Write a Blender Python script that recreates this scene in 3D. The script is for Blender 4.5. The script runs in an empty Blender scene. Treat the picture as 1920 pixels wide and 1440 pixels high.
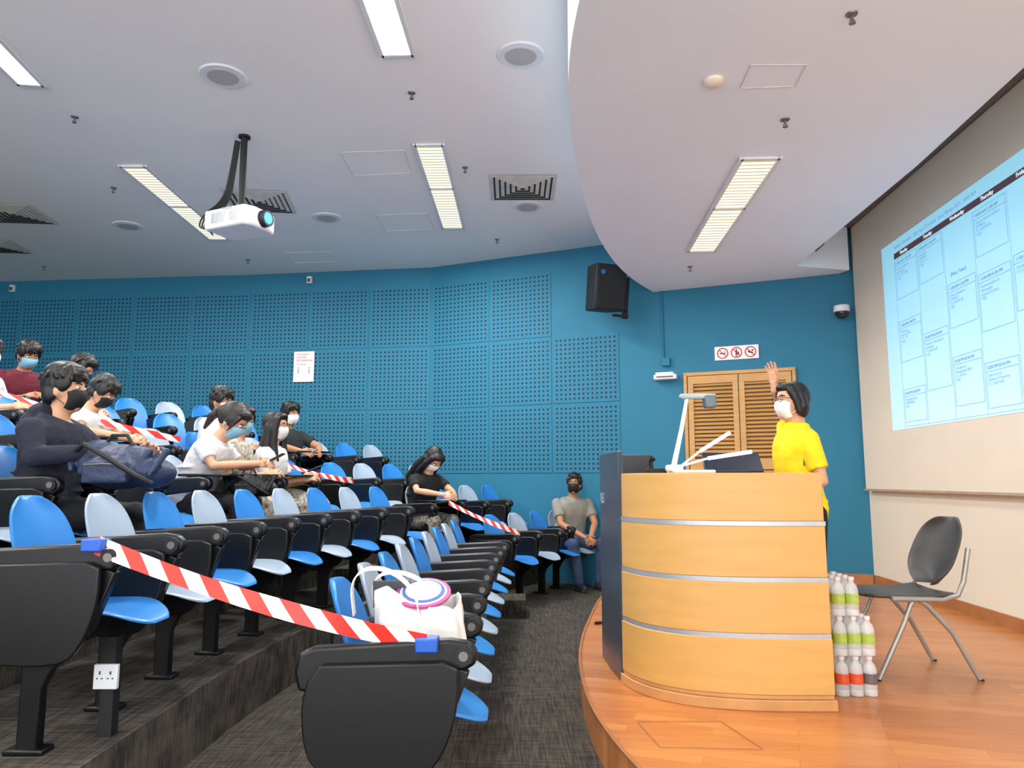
import bpy, bmesh, math, random
from mathutils import Vector, Matrix, Euler
random.seed(4)
S=bpy.context.scene
COL=S.collection
try:
    S.view_settings.view_transform='Standard'; S.view_settings.exposure=.18
except Exception: pass

# ------------------------------------------------------------ materials
def lin(h):
    h=h.lstrip('#'); r=[]
    for i in (0,2,4):
        c=int(h[i:i+2],16)/255
        r.append(c/12.92 if c<=.04045 else ((c+.055)/1.055)**2.4)
    return (*r,1)
class NT:
    def __init__(s,m): s.t=m.node_tree; s.n=s.t.nodes; s.l=s.t.links; s.b=s.n['Principled BSDF']
    def add(s,ty,**k):
        n=s.n.new(ty)
        for a,v in k.items(): setattr(n,a,v)
        return n
    def link(s,a,b): s.l.new(a,b)
MATS={}
def mat(name,col,rough=.5,metal=0,var=.08,scale=8,bump=0,emit=None,es=0,alpha=1,trans=0,stretch=(1,1,1),col2=None,bd=.01):
    if name in MATS: return MATS[name]
    m=bpy.data.materials.new(name); m.use_nodes=True; t=NT(m)
    c=lin(col); b=t.b
    b.inputs['Roughness'].default_value=rough; b.inputs['Metallic'].default_value=metal
    tc=t.add('ShaderNodeTexCoord'); mp=t.add('ShaderNodeMapping'); mp.inputs['Scale'].default_value=stretch
    nz=t.add('ShaderNodeTexNoise'); nz.inputs['Scale'].default_value=scale; nz.inputs['Detail'].default_value=4
    t.link(tc.outputs['Object'],mp.inputs['Vector']); t.link(mp.outputs[0],nz.inputs['Vector'])
    rp=t.add('ShaderNodeValToRGB'); rp.color_ramp.elements[0].position=.35; rp.color_ramp.elements[1].position=.65
    c2=lin(col2) if col2 else None
    rp.color_ramp.elements[0].color=tuple(x*(1-var) for x in c[:3])+(1,)
    rp.color_ramp.elements[1].color=c2 if c2 else tuple(min(1,x*(1+var)) for x in c[:3])+(1,)
    t.link(nz.outputs['Fac'],rp.inputs[0]); t.link(rp.outputs[0],b.inputs['Base Color'])
    if bump:
        bp=t.add('ShaderNodeBump'); bp.inputs['Strength'].default_value=bump; bp.inputs['Distance'].default_value=bd
        t.link(nz.outputs['Fac'],bp.inputs['Height']); t.link(bp.outputs[0],b.inputs['Normal'])
    if emit: b.inputs['Emission Color'].default_value=lin(emit); b.inputs['Emission Strength'].default_value=es
    if trans: b.inputs['Transmission Weight'].default_value=trans
    if alpha<1: b.inputs['Alpha'].default_value=alpha
    MATS[name]=m; return m
def cloth(name,col,**k):
    k.setdefault('scale',9); k.setdefault('var',.07)
    return mat(name,col,.85,bump=.8,bd=.03,**k)

def m_carpet():
    m=bpy.data.materials.new('carpet'); m.use_nodes=True; t=NT(m)
    tc=t.add('ShaderNodeTexCoord')
    mp=t.add('ShaderNodeMapping'); mp.inputs['Scale'].default_value=(4,75,6); mp.inputs['Rotation'].default_value=(0,0,.25)
    n1=t.add('ShaderNodeTexNoise'); n1.inputs['Scale'].default_value=1.3; n1.inputs['Detail'].default_value=6
    t.link(tc.outputs['Object'],mp.inputs[0]); t.link(mp.outputs[0],n1.inputs['Vector'])
    mp2=t.add('ShaderNodeMapping'); mp2.inputs['Scale'].default_value=(60,3,6); mp2.inputs['Rotation'].default_value=(0,0,.25)
    n2=t.add('ShaderNodeTexNoise'); n2.inputs['Scale'].default_value=1.5; n2.inputs['Detail'].default_value=6
    t.link(tc.outputs['Object'],mp2.inputs[0]); t.link(mp2.outputs[0],n2.inputs['Vector'])
    mx=t.add('ShaderNodeMath',operation='ADD'); t.link(n1.outputs['Fac'],mx.inputs[0]); t.link(n2.outputs['Fac'],mx.inputs[1])
    ml=t.add('ShaderNodeMath',operation='MULTIPLY'); ml.inputs[1].default_value=.5; t.link(mx.outputs[0],ml.inputs[0])
    rp=t.add('ShaderNodeValToRGB'); e=rp.color_ramp.elements
    e[0].position=.42; e[0].color=lin('#1f1c1a'); e[1].position=.62; e[1].color=lin('#564e42')
    t.link(ml.outputs[0],rp.inputs[0]); t.link(rp.outputs[0],t.b.inputs['Base Color']); t.b.inputs['Roughness'].default_value=.95
    bp=t.add('ShaderNodeBump'); bp.inputs['Strength'].default_value=.3; bp.inputs['Distance'].default_value=.01
    t.link(ml.outputs[0],bp.inputs['Height']); t.link(bp.outputs[0],t.b.inputs['Normal'])
    return m
def m_planks():
    m=bpy.data.materials.new('stage_planks'); m.use_nodes=True; t=NT(m)
    tc=t.add('ShaderNodeTexCoord'); mp=t.add('ShaderNodeMapping'); mp.inputs['Rotation'].default_value=(0,0,.35)
    bk=t.add('ShaderNodeTexBrick'); bk.inputs['Scale'].default_value=1; bk.inputs['Brick Width'].default_value=.7; bk.inputs['Row Height'].default_value=.09
    bk.inputs['Mortar Size'].default_value=.001; bk.inputs['Color1'].default_value=lin('#cc854a'); bk.inputs['Color2'].default_value=lin('#b86f3a'); bk.inputs['Mortar'].default_value=lin('#97582a')
    t.link(tc.outputs['Object'],mp.inputs[0]); t.link(mp.outputs[0],bk.inputs['Vector'])
    mp2=t.add('ShaderNodeMapping'); mp2.inputs['Rotation'].default_value=(0,0,.35); mp2.inputs['Scale'].default_value=(2,22,2)
    nz=t.add('ShaderNodeTexNoise'); nz.inputs['Scale'].default_value=1.5; nz.inputs['Detail'].default_value=5
    t.link(tc.outputs['Object'],mp2.inputs[0]); t.link(mp2.outputs[0],nz.inputs['Vector'])
    mx=t.add('ShaderNodeMixRGB',blend_type='MULTIPLY'); mx.inputs[0].default_value=.4
    rp=t.add('ShaderNodeValToRGB'); rp.color_ramp.elements[0].position=.3; rp.color_ramp.elements[0].color=(.66,.58,.52,1); rp.color_ramp.elements[1].position=.65
    t.link(nz.outputs['Fac'],rp.inputs[0]); t.link(bk.outputs['Color'],mx.inputs[1]); t.link(rp.outputs[0],mx.inputs[2])
    t.link(mx.outputs[0],t.b.inputs['Base Color']); t.b.inputs['Roughness'].default_value=.28
    return m
def m_perf():
    m=bpy.data.materials.new('perforated_blue_panel'); m.use_nodes=True; t=NT(m)
    uv=t.add('ShaderNodeUVMap')
    sc=t.add('ShaderNodeVectorMath',operation='MULTIPLY'); sc.inputs[1].default_value=(14,14,0)
    fr=t.add('ShaderNodeVectorMath',operation='FRACTION'); sb=t.add('ShaderNodeVectorMath',operation='SUBTRACT'); sb.inputs[1].default_value=(.5,.5,0)
    ln=t.add('ShaderNodeVectorMath',operation='LENGTH'); lt=t.add('ShaderNodeMath',operation='LESS_THAN'); lt.inputs[1].default_value=.25
    t.link(uv.outputs[0],sc.inputs[0]); t.link(sc.outputs[0],fr.inputs[0]); t.link(fr.outputs[0],sb.inputs[0]); t.link(sb.outputs[0],ln.inputs[0]); t.link(ln.outputs['Value'],lt.inputs[0])
    mx=t.add('ShaderNodeMixRGB'); mx.inputs[1].default_value=lin('#20728f'); mx.inputs[2].default_value=lin('#08293a')
    t.link(lt.outputs[0],mx.inputs[0]); t.link(mx.outputs[0],t.b.inputs['Base Color']); t.b.inputs['Roughness'].default_value=.7
    return m
def m_stripes(name,c1,c2,n,axis=0,emit=0,diag=0,thr=.5):
    m=bpy.data.materials.new(name); m.use_nodes=True; t=NT(m)
    uv=t.add('ShaderNodeUVMap'); sx=t.add('ShaderNodeSeparateXYZ'); t.link(uv.outputs[0],sx.inputs[0])
    a=t.add('ShaderNodeMath',operation='MULTIPLY'); a.inputs[1].default_value=n; t.link(sx.outputs[axis],a.inputs[0])
    src=a.outputs[0]
    if diag:
        d=t.add('ShaderNodeMath',operation='MULTIPLY_ADD'); d.inputs[1].default_value=diag; t.link(sx.outputs[1-axis],d.inputs[0]); t.link(src,d.inputs[2]); src=d.outputs[0]
    f=t.add('ShaderNodeMath',operation='FRACT'); t.link(src,f.inputs[0])
    g=t.add('ShaderNodeMath',operation='GREATER_THAN'); g.inputs[1].default_value=thr; t.link(f.outputs[0],g.inputs[0])
    mx=t.add('ShaderNodeMixRGB'); mx.inputs[1].default_value=lin(c1); mx.inputs[2].default_value=lin(c2); t.link(g.outputs[0],mx.inputs[0])
    t.link(mx.outputs[0],t.b.inputs['Base Color'])
    if emit: t.link(mx.outputs[0],t.b.inputs['Emission Color']); t.b.inputs['Emission Strength'].default_value=emit
    t.b.inputs['Roughness'].default_value=.4
    return m
CARPET=m_carpet(); PLANK=m_planks(); PERF=m_perf()
WALLB=mat('blue_wall_paint','#20728f',.7,var=.03,scale=1.5)
CEIL=mat('ceiling_paint','#f3f1ee',.8,var=.02,scale=.8)
CEIL2=mat('dropped_ceiling_light_tint','#eaf2fc',.8,var=.02,scale=.8)  # blue cast of the projector light is put into this ceiling colour
CREAM=mat('cream_wall_paint','#e2dac8',.7,var=.02,scale=.8)
SCREENM=mat('matte_screen_fabric','#e0d5c2',.8,var=.02,scale=2)
DGREY=mat('dark_grey_metal','#4a4b4e',.6)
BLACK=mat('black_plastic','#08080a',.38,var=.2,scale=30)
BLACK2=mat('black_matte','#111113',.6)
BLUEP=mat('blue_seat_plastic','#3284d2',.35,var=.03)
GREYP=mat('pale_grey_seat_plastic','#a6b8ca',.35,var=.03)
HINGE=mat('hinge_grey','#77736f',.4,metal=.5)
MAPLE=mat('maple_veneer','#cb9c56',.4,var=.05,scale=2.5,stretch=(1,1,7))
STEEL=mat('brushed_steel','#b0b2b6',.35,metal=.5,var=.03,scale=30)
NAVYP=mat('dark_slate_laminate','#3d434a',.32,var=.05)
WHITEP=mat('white_plastic','#e0e2e4',.4,var=.02)
RED=mat('red_paint','#d0252a',.5); WHITE=mat('white_paper','#eeeeec',.6,var=.01)
INK=mat('dark_ink','#27303f',.7); REDINK=mat('red_ink','#c83a3a',.7)
DOORW=mat('door_wood','#c29355',.5,var=.08,scale=4,stretch=(1,1,7))
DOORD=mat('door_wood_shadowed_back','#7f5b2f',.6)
BASEW=mat('baseboard_wood','#a86e40',.5)
TAPE=m_stripes('red_white_barrier_tape','#e63528','#eeeae4',8,0,diag=.45)
BLUET=mat('blue_tape','#1c56b4',.4)
LIGHTM=m_stripes('louvred_light_panel','#fffdf0','#b3a97c',16,1,emit=.85,thr=.62)
LIGHTB=m_stripes('bright_light_panel','#ffffff','#e4e8f0',10,1,emit=2.0,thr=.8)

# ------------------------------------------------------------ mesh helpers
def V(*a): return Vector(a)
def box(bm,c,s,rot=None,mi=0):
    M=Matrix.Translation(Vector(c))
    if rot is not None: M=M@(rot if isinstance(rot,Matrix) else Euler(rot).to_matrix().to_4x4())
    M=M@Matrix.Diagonal((s[0],s[1],s[2],1))
    r=bmesh.ops.create_cube(bm,size=1,matrix=M)
    for v in r['verts']:
        for f in v.link_faces: f.material_index=mi
def ell(bm,c,ax,n=16,mi=0):
    if not isinstance(ax[0],Vector): ax=(V(ax[0],0,0),V(0,ax[1],0),V(0,0,ax[2]))
    M=Matrix.Identity(4)
    for i in range(3):
        for j in range(3): M[j][i]=ax[i][j]
        M[i][3]=c[i]
    r=bmesh.ops.create_uvsphere(bm,u_segments=n,v_segments=max(6,n*2//3),radius=1,matrix=M)
    fs=set(f for v in r['verts'] for f in v.link_faces)
    for f in fs: f.material_index=mi
    if M.determinant()<0: bmesh.ops.reverse_faces(bm,faces=list(fs))
def loft(bm,rings,mi=0,caps=True,closed=True):
    R=[[bm.verts.new(p) for p in r] for r in rings]
    n=len(R[0]); fs=[]
    for a,b in zip(R[:-1],R[1:]):
        for i in range(n if closed else n-1):
            j=(i+1)%n
            try: fs.append(bm.faces.new((a[i],a[j],b[j],b[i])))
            except ValueError: pass
    if caps and closed:
        fs.append(bm.faces.new(list(reversed(R[0])))); fs.append(bm.faces.new(R[-1]))
    for f in fs: f.material_index=mi
    return fs
def tube(bm,pts,rad,n=12,mi=0,caps=True):
    pts=[Vector(p) for p in pts]
    if not hasattr(rad,'__len__'): rad=[rad]*len(pts)
    rings=[]; prev=None
    for i,p in enumerate(pts):
        d=(pts[min(i+1,len(pts)-1)]-pts[max(i-1,0)])
        if d.length<1e-7: d=V(0,0,1)
        d.normalize()
        if prev is None:
            u=d.orthogonal().normalized()
        else:
            u=prev-d*prev.dot(d)
            u=u.normalized() if u.length>1e-5 else d.orthogonal().normalized()
        prev=u; w=d.cross(u)
        rings.append([p+(u*math.cos(2*math.pi*k/n)+w*math.sin(2*math.pi*k/n))*rad[i] for k in range(n)])
    loft(bm,rings,mi,caps)
def limb(bm,pts,rad,n=14):
    pts=[Vector(p) for p in pts]
    tube(bm,pts,rad,n)
    for p,r in zip(pts,rad): ell(bm,p,(r,r,r),12)
def prism(bm,poly,z0,z1,mi=0):
    area=sum(poly[i][0]*poly[(i+1)%len(poly)][1]-poly[(i+1)%len(poly)][0]*poly[i][1] for i in range(len(poly)))
    if area<0: poly=list(reversed(poly))
    loft(bm,[[V(x,y,z0) for x,y in poly],[V(x,y,z1) for x,y in poly]],mi)
def prism_xz(bm,poly,y0,y1,mi=0):
    area=sum(poly[i][0]*poly[(i+1)%len(poly)][1]-poly[(i+1)%len(poly)][0]*poly[i][1] for i in range(len(poly)))
    if area>0: poly=list(reversed(poly))
    loft(bm,[[V(x,y0,z) for x,z in poly],[V(x,y1,z) for x,z in poly]],mi)
def obj(name,bm,mats,parent=None,smooth=True,bevel=0,M=None,**props):
    me=bpy.data.meshes.new(name); bm.normal_update(); bm.to_mesh(me); bm.free()
    return obj_me(name,me,mats,parent,smooth,bevel,M,**props)
def obj_me(name,me,mats,parent=None,smooth=True,bevel=0,M=None,**props):
    if not isinstance(mats,(list,tuple)): mats=[mats]
    for i,m in enumerate(mats):
        if i<len(me.materials): me.materials[i]=m
        else: me.materials.append(m)
    if smooth:
        me.polygons.foreach_set('use_smooth',[True]*len(me.polygons))
        try: me.set_sharp_from_angle(angle=math.radians(40))
        except Exception: pass
    o=bpy.data.objects.new(name,me); COL.objects.link(o)
    if parent is not None: o.parent=parent
    if M is not None: o.matrix_local=M
    if bevel:
        b=o.modifiers.new('bevel','BEVEL'); b.width=bevel; b.segments=2; b.limit_method='ANGLE'
    for k,v in props.items(): o[k]=v
    return o
def empty(name,loc=(0,0,0),yaw=0,M=None,**props):
    o=bpy.data.objects.new(name,None); COL.objects.link(o); o.empty_display_size=.1
    o.matrix_local=M if M is not None else Matrix.Translation(Vector(loc))@Matrix.Rotation(yaw,4,'Z')
    for k,v in props.items(): o[k]=v
    return o
def copy_tree(o,M,group=None):
    kids=list(o.children)
    c=o.copy(); c.matrix_local=M; COL.objects.link(c)
    if group: c['group']=group
    for k in kids:
        kc=k.copy(); COL.objects.link(kc); kc.parent=c; kc.matrix_local=k.matrix_local.copy()
    return c
def bake(bm,mods):
    me=bpy.data.meshes.new('tmp'); bm.normal_update(); bm.to_mesh(me); bm.free()
    o=bpy.data.objects.new('tmp',me); COL.objects.link(o)
    for ty,kw in mods:
        m=o.modifiers.new(ty,ty)
        for k,v in kw.items(): setattr(m,k,v)
    dg=bpy.context.evaluated_depsgraph_get(); dg.update()
    r=bpy.data.meshes.new_from_object(o.evaluated_get(dg))
    bpy.data.objects.remove(o); bpy.data.meshes.remove(me)
    return r
def remesh(bm,vox,it=3):
    return bake(bm,[('REMESH',dict(mode='VOXEL',voxel_size=vox)),('SMOOTH',dict(factor=.5,iterations=it))])
def uvquad(bm,pts,mi=0):
    uvl=bm.loops.layers.uv.verify()
    f=bm.faces.new([bm.verts.new(p) for p in pts]); f.material_index=mi
    for l,u in zip(f.loops,((0,0),(1,0),(1,1),(0,1))): l[uvl].uv=u
    return f
def text(name,s,size,M,m,parent=None,align='LEFT',ext=.0008,**props):
    cu=bpy.data.curves.new('t','FONT'); cu.body=s; cu.size=size; cu.align_x=align; cu.extrude=ext; cu.resolution_u=2
    o=bpy.data.objects.new('t',cu); COL.objects.link(o)
    dg=bpy.context.evaluated_depsgraph_get(); dg.update()
    me=bpy.data.meshes.new_from_object(o.evaluated_get(dg)); bpy.data.objects.remove(o)
    return obj_me(name,me,m,parent,smooth=False,M=M@Matrix.Rotation(math.pi/2,4,'X'),**props)
def frame(o,right):
    X=Vector((right[0],right[1],0)).normalized(); Z=V(0,0,1); Y=Z.cross(X)
    M=Matrix.Identity(4)
    for i in range(3): M[i][0]=X[i]; M[i][1]=Y[i]; M[i][2]=Z[i]; M[i][3]=o[i]
    return M

# ------------------------------------------------------------ camera
H=1.25; PITCH=math.atan(180/1400)
cam=bpy.data.cameras.new('camera'); co=bpy.data.objects.new('camera',cam); COL.objects.link(co)
co.location=(0,0,H); co.rotation_euler=(math.pi/2+PITCH,0,0); cam.sensor_width=36; cam.lens=1400/1920*36; cam.clip_start=.05
S.camera=co
ct,st=math.cos(PITCH),math.sin(PITCH)
def pixel_to_plane(u,v,z):   # plan position of an image pixel projected onto the horizontal plane z
    a=(u-960)/1400; b=(720-v)/1400
    dx,dy,dz=a,ct-b*st,st+b*ct
    k=(z-H)/dz
    return Vector((dx*k,dy*k,z))

# ------------------------------------------------------------ room shell
CZ=4.2; DZ=3.52; SZ=.18
W0=V(3.79,8.0,0); W1=V(1.72,8.89,0); W2=V(-1.12,10.15,0); W3=V(-3.76,10.53,0); W4=V(-9.5,11.08,0)
def wall_y(x):
    P=[W0,W1,W2,W3,W4]
    for a,b in zip(P[:-1],P[1:]):
        if b.x<=x<=a.x: return a.y+(b.y-a.y)*(a.x-x)/(a.x-b.x)
    return 8 if x>3 else 11
bm=bmesh.new(); box(bm,(-3,4.2,-.05),(14,15,.1)); obj('floor',bm,CARPET,kind='structure',label='dark striped carpet floor of the lecture theatre',category='floor')
def wallseg(name,a,b,z0,z1,m,th=.15):
    d=(b-a).normalized(); n=V(-d.y,d.x,0)
    if n.dot(V(0,5,0)-a)>0: n=-n
    bm=bmesh.new(); prism(bm,[(a.x,a.y),(b.x,b.y),(b.x+n.x*th,b.y+n.y*th),(a.x+n.x*th,a.y+n.y*th)],z0,z1)
    return obj(name,bm,m,kind='structure',smooth=False)
for nm,a,b in (('wall_back',W0,W1),('wall_back.001',W1,W2),('wall_back.002',W2,W3),('wall_back.003',W3,W4)):
    wallseg(nm,a,b,0,CZ,WALLB)
wd=V(.063,1,0); R0=V(3.63,5.48,0)
def rw(y): return R0+wd*(y-5.48)
a=rw(-1); b=rw(8.0)
bm=bmesh.new(); prism(bm,[(a.x,a.y),(b.x,b.y),(b.x+.15,b.y),(a.x+.15,a.y)],0,CZ); obj('wall_right',bm,CREAM,kind='structure',smooth=False)
bm=bmesh.new(); box(bm,(-9.5,5,2.1),(.1,12.4,4.2)); obj('wall_left',bm,WALLB,kind='structure')
bm=bmesh.new(); box(bm,(-3,4.2,CZ+.05),(14,15,.1)); obj('ceiling',bm,CEIL,kind='structure')
edge=[(2.2,.2),(1.3,.9),(.8,1.6),(.5,2.3),(.36,2.8),(.318,3.3),(.305,3.75),(.335,4.2),(.394,4.68),(.5,5.4),(.62,6.0),(.75,6.58),(.93,7.2),(1.14,7.79),(1.4,8.35),(1.72,8.88)]
def smooth_poly(p,it=2):
    for _ in range(it):
        q=[p[0]]
        for a,b in zip(p[:-1],p[1:]):
            q+= [(a[0]*.75+b[0]*.25,a[1]*.75+b[1]*.25),(a[0]*.25+b[0]*.75,a[1]*.25+b[1]*.75)]
        q.append(p[-1]); p=q
    return p
bm=bmesh.new()
prism(bm,smooth_poly(edge)+[(3.62,8.06),(3.68,7.92),(3.04,7.75),(2.95,5.2),(2.84,3.88),(2.6,.2)],DZ,CZ-.002)
obj('ceiling.001',bm,CEIL2,kind='structure')
sed=[(2.4,.9),(1.5,1.25),(.95,1.8),(.62,2.4),(.46,3.0),(.385,3.6),(.38,4.1),(.41,4.7),(.5,5.4),(.61,6.0),(.75,6.75),(.96,7.64),(1.2,8.4),(1.36,9.04)]
sedS=smooth_poly(sed)
bm=bmesh.new(); prism(bm,sedS+[(1.72,8.885),(3.785,7.995),(rw(.9).x,.9)],0,SZ); obj('floor.001',bm,PLANK,kind='structure',label='orange wood plank stage with curved front edge',category='stage')
bm=bmesh.new(); tube(bm,[V(x-.004,y,SZ+.003) for x,y in sedS],.009,6)
obj('trim_1',bm,BASEW,kind='structure')
hp=[pixel_to_plane(u,v,SZ+.002) for u,v in ((1195,1353),(1352,1353),(1432,1405),(1238,1401))]
bm=bmesh.new()
for i in range(4):
    a,b=hp[i],hp[(i+1)%4]; tube(bm,[a,b],.003,4)
obj('trim_2',bm,BASEW,kind='structure')
def base(name,a,b,z,h,m,off):
    d=(b-a).normalized(); bm=bmesh.new()
    M=frame(((a+b)/2+V(0,0,z)),d)
    box(bm,(0,off,h/2),((b-a).length-.02,.02,h))
    return obj(name,bm,m,kind='structure',M=M)
base('baseboard_right',rw(7.95),rw(.9),SZ,.09,BASEW,-.012)
base('baseboard_back',W1,W0,SZ,.09,BASEW,-.012)
base('baseboard_back.001',W2,V(1.36,9.05,0),0,.1,WALLB,-.012)

# seating tiers
HT=[0,.3,.55,.82,1.08,1.3]
T=[-.125,-1.41,-2.3,-3.2,-4.1,-5.0]; K=[.01,.05,.05,.05,.05,.05]
def tx(r,y): return T[r]+(K[r]*(y-3.5)**2 if y>3.5 else 0)
FD=V(.5,.866,0); FN=V(.866,-.5,0)
FS=[V(.08,7.5,0),V(-.75,7.65,0),V(-1.65,7.65,0),V(-2.55,7.65,0),V(-3.45,7.65,0),V(-4.35,7.65,0)]
for r in range(1,6):
    p=[]; y=-1.0 if r>1 else 2.55
    while y<7.05: p.append((tx(r,y)-.03,y)); y+=.35
    q=FS[r]+FN*.06; k=0
    while q.y<wall_y(q.x)-.02 and k<60: p.append((q.x,q.y)); q=q+FD*.1; k+=1
    end=p[-1]
    poly=list(p)+[(x,wall_y(x)-.005) for x in ([w.x for w in (W2,W3) if w.x<end[0]-.05])]+[(-9.4,wall_y(-9.4)-.01),(-9.4,p[0][1])]
    bm=bmesh.new(); prism(bm,poly,HT[r-1]-.0,HT[r])
    obj('floor.%03d'%(r+1),bm,CARPET,kind='structure',smooth=False,label='raised carpeted seating tier',category='floor')
    x0=tx(r,7.05)
    bm=bmesh.new(); box(bm,(x0+.17,7.36,(HT[r-1]+HT[r])/2-(HT[r]-HT[r-1])/4),(.34,.42,(HT[r]-HT[r-1])/2))
    obj('floor.%03d'%(r+10),bm,CARPET,kind='structure',smooth=False,label='carpeted aisle half step',category='step')
bm=bmesh.new(); box(bm,(-.05,7.22,.08),(.36,.42,.16)); obj('floor.020',bm,CARPET,kind='structure',smooth=False,label='low carpeted aisle step',category='step')
bm=bmesh.new(); box(bm,(-1.62,2.53,.305),(.4,.04,.02)); obj('trim_3',bm,STEEL,kind='structure')

def apanel(o,right,w,h):
    bm=bmesh.new(); box(bm,(0,.0,0),(w,.008,h)); uvquad(bm,[V(-w/2+.022,-.0052,-h/2+.022),V(w/2-.022,-.0052,-h/2+.022),V(w/2-.022,-.0052,h/2-.022),V(-w/2+.022,-.0052,h/2-.022)],1)
    obj('acoustic_panel',bm,[WALLB,PERF],smooth=False,M=frame(o,right),label='square blue perforated acoustic wall panel',category='wall panel',group='perforated acoustic panels on the back wall')
def prow(a,b,s0,n,skip=lambda i,j:False,cw=.887):
    d=(b-a).normalized(); nrm=V(0,0,1).cross(-d)
    for i in range(n):
        for j in range(3):
            if skip(i,j): continue
            c=a+d*(s0+cw*(i+.5))-nrm*.005+V(0,0,1.33+.87*(j+.5)); apanel(c,-d,.865,.85)
prow(W1,W2,.43,3,lambda i,j:(i==0 and j==2))
prow(W2,W3,0,3); prow(W3,W4,0,6)

# ------------------------------------------------------------ doors, signs, wall items
d0=(W0-W1).normalized()
def onW0(s,z): return W0-d0*s+V(0,0,z)
M=frame(onW0(1.29,SZ),d0)
bm=bmesh.new()
for x in (-.60,.60): box(bm,(x,-.025,1.15),(.04,.05,2.3))
box(bm,(0,-.025,2.30),(1.24,.05,.04))
dr=obj('door_1',bm,DOORW,kind='structure',bevel=.004,M=M,label='pair of wooden louvred doors',category='door')
for k,x in enumerate((-.288,.288)):
    bm=bmesh.new(); w=.566
    box(bm,(x-w/2+.03,-.025,1.14),(.06,.036,2.27)); box(bm,(x+w/2-.03,-.025,1.14),(.06,.036,2.27))
    for z,hh in ((.09,.16),(1.25,.12),(2.23,.09)): box(bm,(x,-.025,z),(w-.1,.034,hh))
    for z0,n in ((.19,22),(1.33,19)):
        for i in range(n): box(bm,(x,-.026,z0+i*.0455+.02),(w-.11,.008,.036),rot=(-.75,0,0))
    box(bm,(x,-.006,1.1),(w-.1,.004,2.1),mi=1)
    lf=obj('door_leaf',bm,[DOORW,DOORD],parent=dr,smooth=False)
    bm=bmesh.new(); tube(bm,[V(x-(1 if x>0 else -1)*.24,-.04,1.0),V(x-(1 if x>0 else -1)*.24,-.09,1.0),V(x-(1 if x>0 else -1)*.14,-.09,1.0)],.01,8)
    obj('handle',bm,STEEL,parent=lf)
M=frame(onW0(1.30,2.71),d0)
bm=bmesh.new(); box(bm,(0,-.008,0),(.49,.012,.16)); sg=obj('prohibition_sign',bm,WHITE,M=M,bevel=.002,label='white sign with three red prohibition circles above the door',category='sign')
for i,x in enumerate((-.155,0,.155)):
    bm=bmesh.new()
    tube(bm,[V(x+.058*math.cos(a),-.017,.058*math.sin(a)) for a in [k*2*math.pi/24 for k in range(25)]],.006,6)
    tube(bm,[V(x-.04,-.017,.04),V(x+.04,-.017,-.04)],.005,6)
    obj('prohibition_circle',bm,RED,parent=sg)
    bm=bmesh.new()
    if i==0: box(bm,(x,-.0155,-.003),(.07,.002,.012)); tube(bm,[V(x+.03,-.0155,.01),V(x+.02,-.0155,.02),V(x+.032,-.0155,.03)],.003,4)
    elif i==1: ell(bm,(x,-.0155,.03),(.009,.002,.009),8); box(bm,(x,-.0155,.0),(.022,.002,.04)); box(bm,(x-.006,-.0155,-.033),(.008,.002,.03)); box(bm,(x+.008,-.0155,-.033),(.008,.002,.03)); box(bm,(x+.022,-.0155,-.004),(.012,.002,.025))
    else: box(bm,(x,-.0155,-.005),(.055,.002,.02),rot=(0,.4,0)); ell(bm,(x+.022,-.0155,.017),(.012,.002,.01),8)
    obj('pictogram',bm,INK,parent=sg)
M=frame(onW0(2.115,2.46),d0)
bm=bmesh.new(); box(bm,(0,-.06,0),(.27,.11,.06)); box(bm,(-.01,-.05,.045),(.22,.08,.03)); wb=obj('network_box',bm,WHITEP,M=M,bevel=.012,label='white wall-mounted network box with a vent',category='electrical box')
bm=bmesh.new(); box(bm,(0,-.118,.0),(.2,.004,.015)); obj('vent',bm,DGREY,parent=wb)
bm=bmesh.new(); box(bm,(.0,-.025,.19),(.1,.05,.1)); obj('junction_box',bm,WALLB,parent=wb,bevel=.005)
bm=bmesh.new(); tube(bm,[V(-.03,-.02,.24),V(-.03,-.02,DZ-2.46)],.012,8); obj('conduit',bm,WALLB,parent=wb)
M=frame(onW0(.17,3.06),d0)
bm=bmesh.new(); box(bm,(0,-.06,.06),(.06,.12,.05)); tube(bm,[V(0,-.13,.07),V(0,-.13,.0)],[.08,.085],20); dc=obj('security_camera',bm,WHITEP,M=M,bevel=.004,label='white dome security camera on a wall bracket',category='camera')
bm=bmesh.new(); ell(bm,(0,-.13,-.005),(.072,.072,.07)); obj('dome',bm,mat('smoked_dome','#23252c',.1),parent=dc)
Ms=Matrix.Translation(V(1.10,8.62,3.5))@Matrix.Rotation(.35,4,'Z')@Matrix.Rotation(.16,4,'X')
sp=empty('loudspeaker',M=Ms,label='black loudspeaker cabinet angled on a wall bracket',category='loudspeaker')
bm=bmesh.new(); prism(bm,[(-.2,-.16),(.2,-.16),(.15,.2),(-.15,.2)],-.27,.27); obj('cabinet',bm,BLACK2,parent=sp,bevel=.015)
bm=bmesh.new(); box(bm,(0,-.165,0),(.36,.015,.5)); obj('grille',bm,mat('speaker_grille','#101215',.7,scale=200,bump=.5,var=.4),parent=sp,bevel=.005)
bm=bmesh.new(); tube(bm,[V(-.12,-.172,.17),V(-.12,-.178,.17)],.028,16); obj('badge',bm,mat('blue_badge','#2b63a8',.4),parent=sp)
bm=bmesh.new(); tube(bm,[V(.15,.1,-.22),V(.36,.12,-.24)],.018,8); box(bm,(.36,.14,-.08),(.05,.05,.5)); box(bm,(.28,.1,-.3),(.2,.03,.03)); obj('bracket',bm,BLACK2,parent=sp)
dd=(W2-W3).normalized()
def onW2(s,z,off=.03): return W2-dd*s+V(0,0,z)-V(0,0,1).cross(dd)*off
M=frame(onW2(1.82,2.83),dd)
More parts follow.
